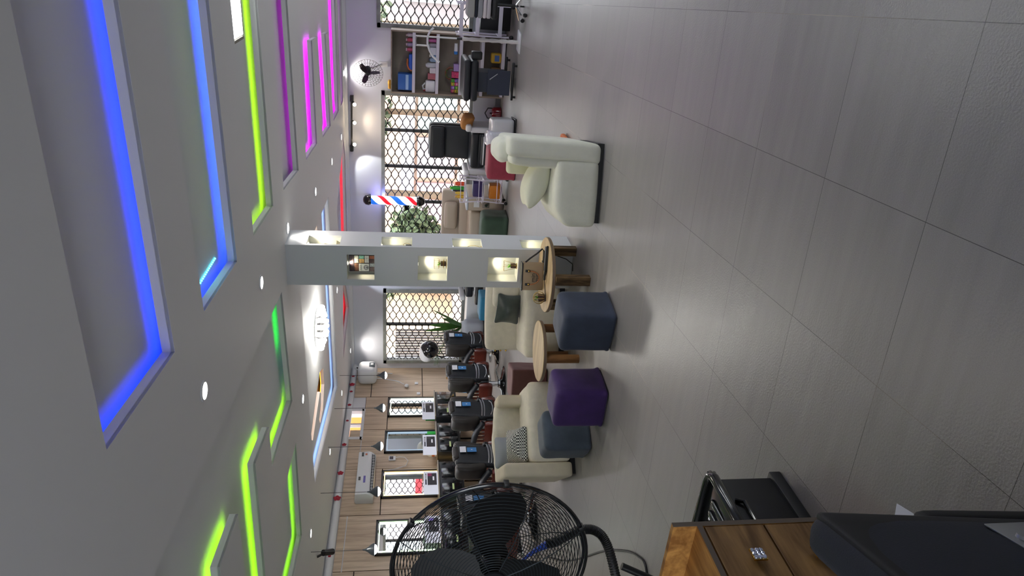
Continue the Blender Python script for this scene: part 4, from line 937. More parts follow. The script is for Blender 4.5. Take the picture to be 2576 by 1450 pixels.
L.new(rp.outputs[0], p.inputs['Base Color']); L.new(rp.outputs[0], p.inputs['Emission Color']); p.inputs['Emission Strength'].default_value = 1.0
o_ = obj('striped_cylinder', B().cyl((0, 0, 0), (0, 0, .84), .082, n=32), m, t); o_.location = (0, 0, .16)
obj('bottom_cap', B().lathe([(.005, 0), (.06, .02), (.092, .07), (.1, .11), (.1, .13), (.088, .14), (.088, .16)], 28), m_black_gloss, t)
obj('top_cap', B().lathe([(.088, 1.0), (.088, 1.02), (.1, 1.03), (.1, 1.05), (.09, 1.1), (.05, 1.14), (.005, 1.15)], 28), m_black_gloss, t)
obj('wall_bracket', B().box(-.02, .02, .09, .27, 1.02, 1.06).box(-.02, .02, .09, .27, .1, .14), m_black, t)
pl = bpy.data.lights.new('pole_glow', 'POINT'); pl.energy = 5; pl.color = (.35, .35, 1.); pl.shadow_soft_size = .08; po = link(bpy.data.objects.new('pole_glow', pl)); po.location = (.0, .16, .75); po.parent = t
spot('wall_wash', (-5.9, 12.45, 2.76), 40, '#f0f4ff', 80, .3, .02, target=(-5.95, 12.95, 2.25))

# beige recliner and neighbours
t = thing('recliner', 'beige leather massage recliner with pillow and tap console in front of the middle window', 'armchair', (-4.58, 12.05, 0))
obj('backrest', B().soft((0, .22, .86), (.95, .16, .34), .04, 12).soft((0, .14, .62), (.95, .2, .2), .04, 10), m_beige, t)
obj('head_pillow', B().soft((.02, .08, .87), (.52, .12, .22), .05, 12, (0, .02, .01)), m_beige, t)
obj('seat', B().soft((-.02, -.15, .47), (.62, .6, .2), .05, 12).soft((-.02, -.32, .36), (.6, .2, .12), .02, 8), m_beige, t)
obj('arm_console', B().soft((.48, -.20, .32), (.24, .75, .64), .03, 12), m_beige, t)
obj('arm_top', B().box(.37, .6, -.58, .1, .615, .65, .008), mat('pearl_trim', '#c9d2de', .3), t)
obj('socket_plate', B().box(.43, .53, -.582, -.575, .42, .52, .003), m_whiteplastic, t, 0)
c = obj('tap_recess', B().box(.42, .54, -.584, -.574, .25, .37, .006), mat('recess_grey', '#7d7770', .5), t); obj('tap_knob', B().cyl((.48, -.58, .31), (.48, -.62, .31), .025), m_chrome, c)
obj('far_arm', B().soft((-.50, -.1, .34), (.22, .7, .68), .03, 10), m_beige, t)
obj('foot_tub', B().box(-.36, .34, -.5, -.1, .0, .3, .03), m_whiteplastic, t)
tag(obj('towel_roll', B().cyl((-4.235, 11.42, .0), (-4.235, 11.42, .36), .045, n=16).ball((-4.235, 11.42, .36), .044, 8), m_whiteplastic), 'white upright paper roll between green stool and beige console', 'paper roll')
# black recliner (salon foot-spa chair)
t = thing('recliner', 'black quilted high-back spa recliner with white arm basins', 'armchair', (-3.22, 12.2, 0))
obj('backrest', B().soft((0, .12, .93), (.60, .2, .74), .06, 16, (0, .02, 0), f=lambda p: (p[0] * (1 - .08 * p[2]), p[1] + .12 * p[2], p[2]), noise=.006, nf=12), m_leather, t)
obj('head_pad', B().soft((0, -.02, 1.15), (.57, .12, .27), .05, 12), m_leather, t)
obj('seat', B().soft((0, -.25, .53), (.60, .58, .15), .05, 12).soft((0, -.45, .43), (.58, .16, .12), .03, 8), m_leather, t)
obj('leg_rest', B().soft((0.05, -.62, .38), (.50, .18, .14), .04, 10), m_leather, t); obj('leg_trim', B().box(-.18, .30, -.72, -.71, .40, .42), m_whiteplastic, t)
for s, lb in ((-1, 'l'), (1, 'r')): obj('arm_basin', B().soft((s * .39, -.32, .66), (.13, .52, .10), .04, 10).soft((s * .36, -.3, .42), (.1, .5, .42), .03, 8), m_whiteplastic, t)
obj('foot_spa_base', B().prism([(-.36, -.9), (.34, -.9), (.42, -.2), (-.42, -.2)], .02, .34, bev=.03), mat('pale_grey_plastic', '#c3c5ca', .3), t)
tag(obj('brown_towel', B().soft((-2.78, 11.88, .68), (.22, .42, .2), .05, 14, noise=.03, nf=7, f=lambda p: (p[0], p[1], p[2] - .35 * max(0, p[0] - .02))), mat('ochre_towel', '#b07a42', .85, bump=.2, bscale=90)), 'ochre brown towel draped over the right arm of the black recliner', 'towel')
t = thing('foot_bath', 'white foot bath wrapped in clear crinkled plastic beside the dark red stool', 'foot bath', (-2.68, 11.0, 0), .15)
obj('tub', B().soft((-.02, 0, .2), (.42, .5, .36), .06, 12), mat('tub_grey', '#c9cbd0', .25), t); obj('plastic_wrap', B().soft((-.12, -.1, .24), (.24, .38, .44), .08, 14, noise=.02, nf=9), mat('crinkled_wrap', '#d9dce6', .12, coat=.8), t); obj('rubber_foot', B().box(-.22, .2, -.27, .25, 0, .02, .005), m_black, t)
t = thing('kettle', 'dark red glossy kettle with black handle on the floor by the wall', 'kettle', (-2.80, 12.72, 0))
obj('body', B().lathe([(.09, 0), (.115, .01), (.115, .13), (.09, .17), (.02, .18)], 24), mat('kettle_red', '#7a1622', .12, coat=.6), t); obj('handle', B().tube([(-.09, 0, .16), (-.09, 0, .24), (0, 0, .29), (.09, 0, .24), (.09, 0, .16)], .011, 8), m_black, t); obj('lid_knob', B().cyl((0, 0, .18), (0, 0, .205), .014), m_black, t)
tag(obj('wall_panel_board', B().box(-2.98, -2.52, 12.84, 12.9, .1, .5, .004), mat('grey_panel', '#b9bcc8', .4)), 'pale grey rectangular board standing below the middle window', 'board')
# three-tier trolley
t = thing('trolley', 'white three-tier wire trolley with bottles in front of the middle window', 'trolley', (-3.74, 11.22, 0), .12)
g = B(); m_lil = mat('trolley_white', '#d4d0e0', .35)
for s in (-1, 1):
    for y in (-.14, .14): g.tube([(s * .2, y, .06), (s * (.17), y, .42), (s * .2, y, .80)], .011, 6)
obj('uprights', g, m_lil, t)
for z in (.10, .40, .70):
    g = B(); g.box(-.19, .19, -.15, .15, z, z + .012)
    for zz_ in (z + .03, z + .09): g.tube([(-.2, -.16, zz_), (.2, -.16, zz_), (.2, .16, zz_), (-.2, .16, zz_)], .006, 5, closed=True)
    obj('basket', g, m_lil, t)
g = B()
for s in (-1, 1):
    for y in (-.14, .14): obj('castor_wheel', B().ball((s * .2, y, .03), .028, 8), m_black, t)
for nm, x, z, r, h, c, lid, lb in (('bottle', -3.88, .714, .03, .13, '#c8a030', '#c89a50', 'yellow bottle at the left of the trolley top'), ('bottle', -3.81, .714, .034, .15, '#d0b040', None, 'mustard bottle on the trolley top'), ('bottle', -3.73, .714, .034, .22, '#2f9a34', '#6ac82a', 'tall green bottle on the trolley top'), ('bottle', -3.655, .714, .034, .16, '#d84a24', None, 'orange-red bottle on the trolley top'), ('jar', -3.77, .714, .025, .19, '#23262e', '#c8dcf0', 'dark bottle with white top beside the green bottle')):
    q = jar(x, z, r, h, c, lb, nm, nm, lid=lid, y=11.22); q['group'] = 'bottles on the white trolley'
q = thing('storage_tub', 'dark purple tub on the middle tier of the trolley', 'tub', (-3.72, 11.2, .413)); obj('tub', B().box(-.12, .12, -.1, .1, 0, .17, .02), mat('tub_purple', '#35295e', .5), q)
q = thing('storage_tub', 'amber translucent tub on the bottom tier of the trolley', 'tub', (-3.76, 11.2, .113)); obj('tub', B().box(-.11, .13, -.1, .1, 0, .2, .03), mat('tub_amber', '#c87a24', .25), q)

# ---- salon bed, magnifier lamp, trolley with towels, at the right
t = thing('salon_bed', 'black padded folding salon bed with headrest, in front of the shelf unit', 'massage bed', (-1.98, 11.5, 0), .05)
obj('mattress', B().soft((0, 0, .77), (.62, .9, .10), .04, 14, (0, 0, .01)), m_leather, t)
obj('lower_pad', B().soft((0, -.02, .66), (.62, .86, .12), .05, 14), m_leather, t)
obj('headrest', B().soft((.37, -.3, .63), (.12, .2, .16), .02, 8), m_black, t); obj('head_arm', B().box(.2, .34, -.36, -.3, .62, .66), m_metal_dark, t)
obj('base_box', B().box(-.17, .12, -.35, .3, .12, .6, .01), mat('navy_sheet_metal', '#232a3a', .45), t, 0)
obj('side_cover', B().box(-.2, .17, -.38, -.35, .10, .45, .005), mat('navy_sheet_metal2', '#2a3144', .5), t, 0)
obj('tilt_lever', B().cyl((.03, -.39, .42), (.12, -.39, .3), .008, n=8), m_steel, t)
for y in (-.36, .5):
    f = obj('foot_bar', B().box(-.27, .30, y - .03, y + .03, .04, .08, .01), m_black, t)
    for x in (-.22, .25): obj('levelling_foot', B().cyl((x, y, 0), (x, y, .05), .018, n=10), m_black, f)
t = thing('magnifier_lamp', 'white floor lamp wrapped in plastic with a square base and a curved arm', 'floor lamp', (-1.36, 11.12, 0))
obj('base_plate', B().prism([(-.15, -.15), (.14, -.19), (.17, .14), (-.12, .17)], 0, .02, bev=.004), m_whiteplastic, t)
obj('wrapped_pole', B().tube([(0, 0, .02 + .05 * k) for k in range(18)], [.024 + .004 * ((k * 7) % 3) for k in range(18)], 10), mat('bubble_wrap', '#d8d6d6', .35, bump=.6, bscale=60), t)
obj('pole', B().cyl((0, 0, .88), (-.0, 0, 1.56), .012, n=10), m_whiteplastic, t)
obj('square_frame', B().tube([(-.0, 0, 1.55), (-.13, 0, 1.55), (-.13, 0, 1.38), (0, 0, 1.38)], .016, 8, closed=True), mat('bubble_wrap'), t)
obj('curved_arm', B().tube([(.13, 0, 1.30), (.08, 0, 1.35), (0, 0, 1.385), (-.1, 0, 1.385), (-.2, 0, 1.35), (-.28, 0, 1.30), (-.36, 0, 1.20)], .016, 8), m_whiteplastic, t)
obj('clamp', B().cyl((.0, 0, .84), (0, 0, .95), .02, n=10), m_black, t)
t = thing('trolley', 'white wheeled trolley with tall sides beside the window at the right edge', 'trolley', (-1.12, 11.95, 0))
g = B()
for x in (-.26, .2):
    for y in (-.16, .16): g.box(x - .012, x + .012, y - .012, y + .012, .08, .92)
obj('uprights', g, m_lil, t, 0)
for z in (.2, .56, .82): obj('tray', B().box(-.25, .2, -.17, .17, z, z + .015).box(-.25, .2, -.18, -.17, z, z + .06).box(-.25, -.24, -.17, .17, z, z + .06), m_lil, t, 0)
for x in (-.26, .2): obj('castor_wheel', B().ball((x, -.16, .04), .035, 8), m_black, t)
pb = tag(obj('black_cabinet', B().box(-1.34, -.6, 12.3, 12.85, 0, .5, .01), m_black), 'low black cabinet under the right-hand window', 'cabinet')
t = thing('folded_towels', 'stack of folded grey and white towels on a black stand at the right edge', 'towel', (-.86, 10.8, .52))
cz = 0
for k, (h, c) in enumerate(((.06, '#b9b4ba'), (.05, '#cfc7cc'), (.07, '#8e9096'), (.04, '#1f2530'), (.1, '#9a9a98'))):
    obj('towel_fold', B().soft((0, 0, cz + h / 2), (.28, .5, h), .02, 10, noise=.004, nf=12), mat('towel' + c, c, .9, bump=.2, bscale=100), t); cz += h + .002
t = thing('stand', 'black stand on five chrome castors carrying the grey towels, right edge', 'stool', (-.82, 10.75, 0))
obj('seat_pad', B().soft((-.04, 0, .47), (.3, .45, .08), .03, 10), m_black, t); obj('column', B().cyl((0, 0, .12), (0, 0, .45), .02), m_black, t)
g = B(); g2 = B()
for k in range(5):
    a = k * 1.257 + .4; x, y = .2 * math.cos(a), .2 * math.sin(a); g.tube([(0, 0, .15), (x * .6, y * .6, .11), (x, y, .08)], .013, 6); obj('castor_wheel', B().lathe([(.03, -.012), (.03, .012)], 14, M=T(x, y, .03, pi / 2, 0, a)), m_black, t)
obj('star_base', g, m_chrome, t)

# ---- left of pillar, far: wash chair, plant, hood, basin row
t = thing('wash_basin_unit', 'long white hair wash unit along the back wall left of the pillar', 'wash unit', (-6.65, 12.5, 0))
obj('basin_body', B().box(-1.0, .85, -.2, .2, .14, .47, .03), mat('unit_white', '#c9ced4', .35), t); obj('plinth', B().box(-.95, .8, -.16, .18, 0, .14), m_black, t, 0)
obj('steel_side', B().box(-1.02, -.9, -.22, .18, .2, .44, .01), m_steel, t)
t = thing('wash_chair', 'pale grey rounded wash chair before the white wash unit', 'armchair', (-6.88, 12.05, 0))
obj('seat_back', B().soft((0, 0, .34), (.34, .3, .40), .09, 14, (0, 0, .02)), mat('pale_velvet', '#a6adb8', .8, sheen=.3), t); obj('base', B().box(-.14, .14, -.12, .12, 0, .15, .01), m_black, t)
t = thing('recliner', 'black recliner with padded footrest half hidden behind the pillar', 'armchair', (-5.70, 11.85, 0))
obj('seat', B().soft((0, 0, .50), (.5, .6, .14), .04, 10), m_leather, t); obj('footrest', B().soft((-.12, -.42, .34), (.4, .12, .14), .04, 10), m_black, t); obj('backrest', B().soft((.1, .3, .8), (.5, .16, .6), .06, 10), m_leather, t)
obj('white_arm', B().soft((-.3, 0, .62), (.09, .5, .1), .03, 8), m_whiteplastic, t); obj('base', B().box(-.2, .2, -.3, .25, 0, .42, .03), m_whiteplastic, t)
t = thing('potted_palm', 'green palm-like plant with long pointed leaves before the left grilled window', 'plant', (-7.0, 12.35, .45))
l = B()
for k, (dx, dy, dz, wd) in enumerate([(-.15, -.1, .75, .05), (.1, -.15, .8, .045), (.28, -.2, .55, .05), (-.3, -.1, .6, .055), (-.45, -.15, .35, .05), (.02, -.25, .9, .04), (.18, -.1, .42, .045), (-.1, -.25, .5, .05), (.42, -.1, .75, .035), (-.25, -.2, .85, .045)]):
    l.leaf((0, 0, .05), (dx, dy, dz), wd, .05, .3, 9); 
for q in range(3):
    base = Vector((-.2 - q * .12, -.2, .35 + q * .08)); tip = base + Vector((-.32, -.05, .30 - q * .12)); l.tube([base, tip], .004, 5)
    for k in range(11):
        c = base.lerp(tip, k / 10)
        for s in (-1, 1): l.leaf(c, c + Vector((-.05 + s * .04, 0, .07 * s + .02)), .008, .01, .1, 3)
obj('leaves', l, m_leaf, t); obj('stems', B().cyl((0, 0, 0), (0, 0, .3), .02, n=8).cyl((0, 0, 0), (.12, -.05, .35), .012, n=8), mat('stem_green', '#5a7a34', .6), t); obj('pot', B().lathe([(.08, -.05), (.1, .1), (.085, .1), (.08, .06)], 20), m_whiteplastic, t)
t = thing('hair_steamer', 'black and white dome hair steamer hood on a stand behind the farthest barber chair', 'hair steamer', (-7.12, 11.6, 0))
obj('hood', B().ball((.02, .0, 1.20), (.18, .17, .175), 16), m_black_gloss, t); obj('white_shell', B().soft((-.05, .03, 1.26), (.36, .34, .26), .13, 14), m_whiteplastic, t)
obj('pole', B().tube([(-.1, .1, 0), (-.12, .12, .7), (-.22, .1, .95), (-.12, .05, 1.1)], .014, 8), m_black, t); obj('base', B().lathe([(.2, 0), (.2, .02), (.02, .05)], 24, M=T(-.1, .1, 0)), m_chrome, t)

# ================================================================== FOREGROUND
# big floor fan
FC = Vector((-2.565, 2.307, 1.244)); 
vd = Vector((FC.x, FC.y, 0)).normalized(); ang = math.atan2(-vd.y, -vd.x) + math.radians(-44)
nrm = Vector((math.cos(ang), math.sin(ang), -.02)); R_ = nrm.to_track_quat('Z', 'Y').to_matrix().to_4x4(); Mf = Matrix.Translation(FC) @ R_
t = thing('pedestal_fan', 'large black industrial pedestal fan at the lower left, seen through its wire cage', 'fan', (FC.x, FC.y, 0)); MI = Matrix.Translation(-Vector((FC.x, FC.y, 0)))
g = B(); Rf = .449
for i in range(31):
    u = (i + 3) / 33.5; rr = Rf * u; z = .10 * (1 - u ** 3)
    g.tube([MI @ Mf @ Vector((rr * math.cos(a * 2 * pi / 64), rr * math.sin(a * 2 * pi / 64), z)) for a in range(64)], .0019, 4, closed=True)
for k in range(8):
    a = 2 * pi * k / 8 + .4
    g.tube([MI @ Mf @ Vector((Rf * u * math.cos(a), Rf * u * math.sin(a), .102 * (1 - u ** 3))) for u in (.08, .3, .5, .7, .85, .93, 1.)], .0027, 4)
obj('front_grille', g, mat('grille_steel', '#4a5258', .35, .7), t)
g = B()
for i in range(24):
    u = (i + 9) / 33; rr = Rf * u; z = -.15 * (1 - u ** 4)
    g.tube([MI @ Mf @ Vector((rr * math.cos(a * 2 * pi / 64), rr * math.sin(a * 2 * pi / 64), z)) for a in range(64)], .0019, 4, closed=True)
for k in range(8):
    a = 2 * pi * k / 8
    g.tube([MI @ Mf @ Vector((Rf * u * math.cos(a + .3 * u), Rf * u * math.sin(a + .3 * u), -.15 * (1 - u ** 4))) for u in (.3, .5, .7, .85, .93, 1.)], .0027, 4)
obj('rear_grille', g, m_metal_dark, t)
ring = lambda r, z, w_, n=72: B().tube([MI @ Mf @ Vector((r * math.cos(a * 2 * pi / n), r * math.sin(a * 2 * pi / n), z)) for a in range(n)], w_, 8, closed=True)
obj('rim_ring', ring(Rf + .002, 0, .0075), m_black_gloss, t); obj('rim_ring', ring(Rf - .007, -.018, .005), m_black, t)
cl = B()
for k in range(6):
    a = k * pi / 3 + .95; obj('rim_clip', B().box(-.012, .012, -.012, .012, -.02, .012, .002, M=MI @ Mf @ Matrix.Rotation(a, 4, 'Z') @ Matrix.Translation((Rf, 0, 0))), m_black, t)
g = B()
for k in range(3):
    M = MI @ Mf @ Matrix.Translation((0, 0, -.03)) @ Matrix.Rotation(k * 2 * pi / 3 + .0, 4, 'Z') @ Matrix.Rotation(.30, 4, 'X')
    ps = [(.04, -.045), (.10, -.11), (.18, -.16), (.27, -.17), (.345, -.13), (.375, -.03), (.365, .07), (.30, .13), (.20, .125), (.11, .085), (.04, .045)]
    g.prism(ps, -.002, .002, M)
obj('blades', g, m_black, t); obj('hub', B().lathe([(.001, .05), (.035, .045), (.05, .02), (.052, -.03), (.09, -.06), (.085, -.2), (.05, -.22), (.001, -.22)], 28, M=MI @ Mf), m_black, t)
obj('badge', B().lathe([(.06, .104), (.055, .11), (.001, .112)], 28, M=MI @ Mf), m_metal_dark, t)
po_ = Vector((-.896 * .62, -.445 * .62, 0))
obj('yoke_arm', B().tube([MI @ Mf @ Vector((0, 0, -.15)), (-nrm.x * .22 + po_.x * .5, -nrm.y * .22 + po_.y * .5, FC.z), (po_.x, po_.y, FC.z)], .02, 10), m_black, t)
obj('pole', B().cyl((po_.x, po_.y, .03), (po_.x, po_.y, FC.z + .05), .024), m_black, t)
obj('base', B().lathe([(.22, 0), (.22, .03), (.03, .05)], 32, M=Matrix.Translation((po_.x, po_.y, 0))), m_black, t)

# vacuum cleaner with arching hose, behind the fan
t = thing('vacuum_cleaner', 'black ribbed vacuum hose arching up with blue nozzle end, right of the big fan', 'vacuum cleaner', (-3.45, 2.95, 0))
o0 = Vector((-3.45, 2.95, 0)); hp = [(-3.129, 2.949, .82), (-3.125, 2.953, .767), (-3.105, 2.975, .70), (-3.085, 2.995, .63), (-3.08, 3.001, .564), (-3.088, 2.992, .515), (-3.115, 2.965, .472), (-3.163, 2.913, .443), (-3.229, 2.839, .424), (-3.30, 2.75, .41), (-3.45, 2.66, .38), (-3.62, 2.6, .33)]
def smooth_pts(ps, k=6):
    ps = [Vector(p) for p in ps]; out = []
    for i in range(len(ps) - 1):
        p0, p1, p2, p3 = ps[max(0, i - 1)], ps[i], ps[i + 1], ps[min(len(ps) - 1, i + 2)]
        for j in range(k):
            u = j / k; out.append(.5 * ((2 * p1) + (p2 - p0) * u + (2 * p0 - 5 * p1 + 4 * p2 - p3) * u * u + (3 * p1 - p0 - 3 * p2 + p3) * u ** 3))
    return out + [ps[-1]]
hs = [p - o0 for p in smooth_pts(hp, 14)]
obj('ribbed_hose', B().tube(hs, [.026 if k % 2 else .030 for k in range(len(hs))], 14), m_black, t)
obj('hose_nozzle', B().tube([Vector((-3.129, 2.949, .80)) - o0, Vector((-3.15, 2.925, .88)) - o0, Vector((-3.19, 2.885, .97)) - o0], [.024, .014, .006], 12), mat('nozzle_blue', '#2446a8', .35), t)
obj('tank', B().lathe([(.15, .04), (.17, .08), (.17, .28), (.14, .32), (.05, .34)], 28, M=T(-.22, -.38, 0)), mat('vac_black', '#17191c', .3), t)
obj('wand_tube', B().cyl(Vector((-3.30, 2.78, .15)) - o0, Vector((-3.224, 2.846, .375)) - o0, .021, n=16), m_black, t)
g = B()
for a in range(3): g.ball((-.22 + .14 * math.cos(a * 2.1), -.38 + .14 * math.sin(a * 2.1), .025), .025, 8)
obj('castor_wheels', g, m_black, t)
tag(obj('power_cord', B().tube(smooth_pts([(-6.3, 5.75, .008), (-5.66, 5.1, .008), (-5.12, 4.63, .008), (-4.45, 4.09, .008), (-4.0, 3.67, .008), (-3.79, 3.42, .008), (-3.74, 3.28, .008), (-3.9, 3.1, .008), (-3.7, 2.98, .01)], 8), .0085, 6), m_black), 'thick black cord looping on the floor beside the vacuum hose', 'cord')

# black ribbed container
t = thing('storage_bin', 'glossy black bin with a slotted raised lid, standing between the desk and the floor tiles', 'bin', (-2.0, 1.6, 0))
H_ = .33
obj('bin_body', B().box(-.345, -.012, .12, .62, .05, H_ - .03, .008), mat('matt_black', '#141518', .55), t)
obj('base_flange', B().box(-.36, .0, .08, .645, 0, .055, .006), mat('matt_black'), t)
lid = obj('lid_rim', B().tube([(-.33, .10, H_ - .01), (-.03, .10, H_ - .01), (.0, .14, H_ - .01), (.0, .61, H_ - .01), (-.015, .645, H_ - .01), (-.05, .66, H_ - .01), (-.33, .66, H_ - .01), (-.36, .63, H_ - .01), (-.36, .13, H_ - .01)], .022, 10, closed=True).box(-.42, -.0, .1, .66, H_ - .035, H_ - .012, .008), m_black_gloss, t)
g = B()
for k in range(4): g.soft((-.10 - k * .06, .38, H_ - .008), (.03, .40, .022), .011, 8)
obj('lid_ribs', g, m_black_gloss, lid)
obj('side_handle', B().tube([(-.005, .22, H_ - .05), (.006, .24, H_ - .08), (.006, .46, H_ - .08), (-.005, .48, H_ - .05)], .01, 8), m_black_gloss, t)

# desk
DX, DY, DH = -1.65, 1.62, .78
t = thing('desk', 'walnut-grain reception desk with crystal knobs at the lower left corner', 'desk', (0, 0, 0))
obj('end_panel', B().box(DX - .56, DX, DY - .018, DY, 0, DH), m_walnut2, t, 0)
obj('panel_edge', B().box(DX, DX + .002, DY - .018, DY, 0, DH), m_edge, t, 0).location = (0, 0, 0)
obj('shelf_top', B().box(DX - .56, DX, .2, DY - .018, .682, .70), m_walnut2, t, 0)
obj('shelf_edge', B().box(DX, DX + .002, .2, DY - .018, .682, .70), m_edge, t, 0)
obj('back_panel', B().box(DX - .575, DX - .56, .2, DY, 0, DH), m_walnut2, t, 0)
obj('near_panel', B().box(DX - .56, DX, .18, .2, 0, DH), m_walnut2, t, 0)
for z0, z1, kn in ((.474, .674, True), (.268, .468, True), (.06, .262, False)):
    d_ = obj('drawer', B().box(DX - .018, DX - .0, .92, DY - .021, z0, z1, .0015), m_walnut, t, 0)
    zc = (z0 + z1) / 2 - .014; yk = 1.458
    if not kn: continue
    kn_ = obj('knob', B().prism([(-.022, -.022), (.022, -.022), (.022, .022), (-.022, .022)], .018, .024, M=Matrix.Translation((DX, yk, zc)) @ Matrix.Rotation(pi / 2, 4, 'Y')).cyl((DX, yk, zc), (DX + .018, yk, zc), .007, n=10), m_gold, d_, 0)
obj('front_panel', B().box(DX - .018, DX, .25, .9, .06, .674, .0015), m_walnut, t, 0)
for kn_ in [o for o in kids(t) if o.name.startswith('drawer')]:
    for kb in [o for o in kids(kn_)]:
        zc = .56 if kn_.name == 'drawer' or kn_.dimensions.z < 0 else .354
        zc = sum(v.co.z for v in kb.data.vertices) / len(kb.data.vertices)
        g = B()
        for i in range(3):
            for j in range(3): g.soft((0, 0, 0), (.008, .0125, .0125), .003, 3, M=T(DX + .026, 1.458 - .0135 + i * .0135, zc - .0135 + j * .0135, random.uniform(-.4, .4), random.uniform(-.4, .4), 0))
        cs = obj('crystal_stones', g, mat('crystal', '#cfd6ee', .05, .6), kn_, 10)
pen = tag(obj('pen', B().cyl((DX - .22, 1.48, .706), (DX - .12, 1.42, .706), .0035, n=8), mat('pink_pen', '#e46a9a', .4)), 'thin pink pen lying on the open desk shelf', 'pen')
tag(obj('paper_sheet', B().prism([(-1.59, 1.61), (-1.78, 1.56), (-1.70, 1.42), (-1.55, 1.50)], .001, .003), m_paperwhite), 'corner of a white sheet of paper on the floor behind the desk chair', 'paper')
bpy.data.objects['paper_sheet'].location = (0, 0, .0)

# desk chair
t = thing('office_chair', 'black office chair at the lower right corner, seen from behind and above', 'office chair', (-.90, .72, 0), math.radians(-72))
# local x runs along the backrest (towards -y), local -y is the outer back
Rb = Matrix(((1, 0, 0, 0), (0, 1, 0, 0), (0, 0, 1, 0), (0, 0, 0, 1)))
tp = lambda p: (p[0] * (1 + .9 * min(0, p[2] - .21)), p[1] - .03 * p[2], p[2])
obj('backrest', B().soft((.04, 0, .65), (.51, .085, .46), .035, 16, (0, .012, 0), f=tp), mat('chair_fabric', '#2a2e38', .7, bump=.15, bscale=300), t)
obj('back_shell', B().soft((.04, .036, .645), (.49, .02, .44), .009, 10, f=tp), mat('chair_shell', '#141518', .6), t)
obj('mount_plate', B().box(-.10, .02, .052, .056, .46, .60, .001), m_steel, t)
for zb in (.48, .57): obj('bolt', B().lathe([(.014, 0), (.012, .006), (.001, .007)], 14, M=T(-.045, .056, zb, -pi / 2, 0, 0)), m_steel, t)
obj('seat', B().soft((.04, -.30, .43), (.56, .50, .10), .04, 14, (0, 0, .01)), mat('chair_shell'), t)
for s_ in (-1, 1): obj('side_panel', B().soft((.04 + s_ * .41, -.28, .31), (.055, .44, .39), .02, 12, f=lambda p, s_=s_: (p[0] - s_ * .10 * max(0, .15 - p[2]), p[1], p[2])), mat('chair_shell'), t)
obj('gas_column', B().cyl((.02, -.3, .1), (.02, -.3, .42), .025), m_black, t)
g = B(); g2 = B()
for k in range(5):
    a = k * 1.257; x, y = .02 + .28 * math.cos(a), -.3 + .28 * math.sin(a); g.tube([(.02, -.3, .12), (x, y, .075)], [.025, .016], 8); obj('castor_wheel', B().ball((x, y, .03), .03, 8), m_black, t)
obj('star_base', g, m_black, t)

# ================================================================== OUTSIDE
def structure(name, b, m, smooth=0): o = obj(name, b, m, None, smooth); o['kind'] = 'structure'; return o
structure('ground', B().box(-45, 40, YB + .2, 70, -.3, -.05), mat('street', '#b7aaa4', .9, var=.1, vscale=.5))
def building(label, x0, x1, y, h, col, shops, grp='buildings across the street'):
    t = thing('building', label, 'building', ((x0 + x1) / 2, y, -.05), group=grp); w_ = (x1 - x0) / 2
    obj('facade', B().box(-w_, w_, 0, 6, 0, h), mat('f' + col, col, .9, var=.06, vscale=.6), t, 0)
    for (a, b_, z0, z1, c, nm) in shops: obj(nm, B().box(a, b_, -.12, 0, z0, z1), mat('s' + c, c, .7), t, 0)
    return t
building('tan two-storey building with white shop signs seen through the middle window', -11.5, -2.5, 24, 2.9, '#c9b09c', [(-4.2, 4.2, 1.5, 1.95, '#e9e6f4', 'sign_board'), (-4.0, -2.6, .1, 1.4, '#8e8a92', 'shop_front'), (-2.3, -.8, .1, 1.4, '#cdb4bc', 'shop_front'), (-.6, .8, .1, 1.4, '#a9a4a8', 'shop_front'), (1.0, 2.4, .1, 1.4, '#a9bcbc', 'shop_front'), (2.6, 4.0, .1, 1.4, '#c09a8c', 'shop_front'), (-3.6, -1.2, 1.6, 1.85, '#5a6cc0', 'sign_lettering')])
building('pale teal and pink market stalls seen through the right-hand window', -2.3, 6, 22, 2.3, '#b9b2b4', [(-3.6, -1.6, .2, 1.9, '#c3d0d2', 'shop_front'), (-1.4, -.2, .3, 1.7, '#c9c2c6', 'shop_front'), (.0, 1.6, 1.0, 1.25, '#d8303a', 'awning'), (1.8, 3.4, .2, 1.8, '#c2b6c4', 'shop_front')])
building('cream apartment building with brown balcony rail seen through the left window', -24, -12.5, 23, 9, '#e6cfb0', [(-1.0, -.3, -.0, 3.2, '#c9b7b2', 'stair_shaft'), (-.2, 3.4, 1.4, 1.5, '#c08a50', 'balcony_rail'), (-4.5, -1.6, .4, 2.1, '#c99a9a', 'shop_front'), (.6, 2.0, 1.6, 3.0, '#b0a4a4', 'window_opening')])
b = B()
for k in range(40): b.box(-13.9 + k * .09, -13.86 + k * .09, 18, 18.05, -.05, 1.95)
tag(obj('fence_railing', b, m_frame_dark), 'dark iron railing outside the left window', 'railing')
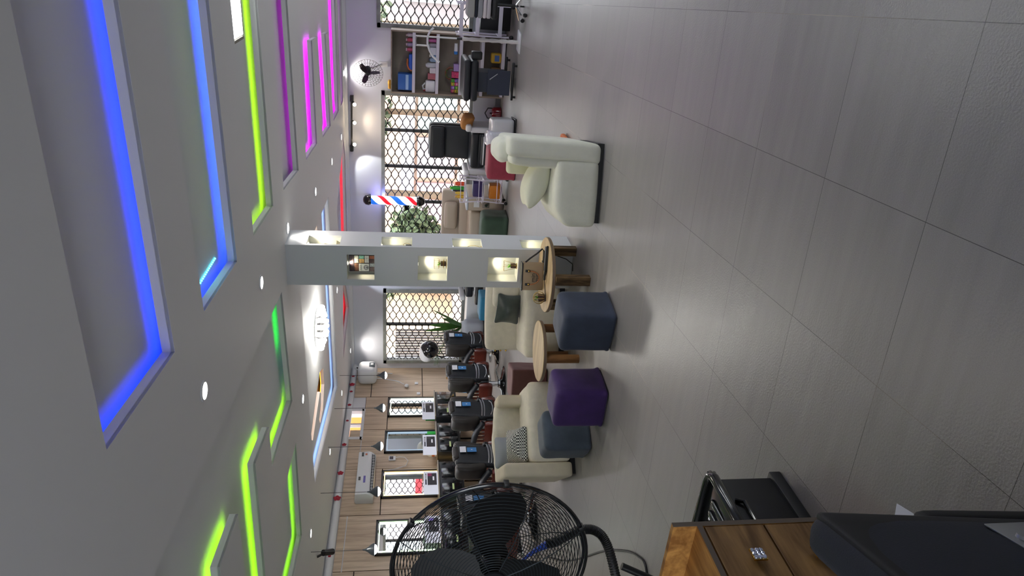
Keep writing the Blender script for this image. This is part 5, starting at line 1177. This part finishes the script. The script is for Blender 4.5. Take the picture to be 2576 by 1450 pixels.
def tree(label, x, y, h, r, n, col):
    t = thing('tree', label, 'tree', (x, y, -.05), group='trees across the street'); rd = random.Random(int(x * 10))
    obj('trunk', B().cyl((0, 0, 0), (0, 0, h - r * .5), .12, .07, 10), mat('bark', '#7a6a58', .9), t)
    l = B()
    for k in range(n):
        v = Vector((rd.gauss(0, 1), rd.gauss(0, 1), rd.gauss(0, 1))).normalized() * r * rd.uniform(.35, 1.); c = Vector((0, 0, h)) + Vector((v.x, v.y, v.z * .8)); d = Vector((rd.gauss(0, 1), rd.gauss(0, 1), rd.gauss(0, 1))).normalized() * .28
        l.leaf(c, c + d, .09, .03, .2, 2)
    obj('foliage', l, mat('fol' + col, col, .8), t); return t
tree('round green bush-like tree behind the barber pole', -8.2, 20, 1.5, .9, 900, '#6f8060')
tree('tall leafy tree at the left end of the middle window', -9.9, 21, 2.6, 1.1, 900, '#8a9a7a')
tree('green tree seen through the upper right of the middle window', -4.6, 20.5, 3.2, 1.2, 1000, '#6d8068')
tree('tree seen through the right-hand window', -2.2, 20, 3.2, 1.2, 800, '#75876e')
t = thing('palm_tree', 'palm tree behind the glass in the middle window', 'tree', (-6.6, 19, -.05))
obj('trunk', B().cyl((0, 0, 0), (.1, 0, 3.2), .12, .09, 10), mat('bark'), t); l = B()
for k in range(16):
    a = k * 2.4; tip = Vector((1.3 * math.cos(a), 1.3 * math.sin(a), 3.2 + .5 * math.sin(k * 1.7))); 
    for q in range(12):
        c = Vector((.1, 0, 3.2)).lerp(tip, q / 12)
        for s in (-1, 1): l.leaf(c, c + Vector((-math.sin(a) * s * .28 + math.cos(a) * .15, math.cos(a) * s * .28 + math.sin(a) * .15, -.12)), .03, .03, .1, 2)
obj('fronds', l, mat('palm_green', '#6c8472', .7), t)
structure('neighbour_wall', B().box(XL - 6, XL - 5.6, 6, 20, -.1, 3.4).box(XL - 6, XL - 5.6, 6, 20, 3.9, 8), mat('orange_wall', '#e0843c', .9))
sun = bpy.data.lights.new('sun', 'SUN'); sun.energy = 3.0; sun.angle = .02; sun.color = (1, .95, .88); so = link(bpy.data.objects.new('sun', sun)); so.rotation_euler = Vector((.25, .55, -.8)).to_track_quat('-Z', 'Y').to_euler()
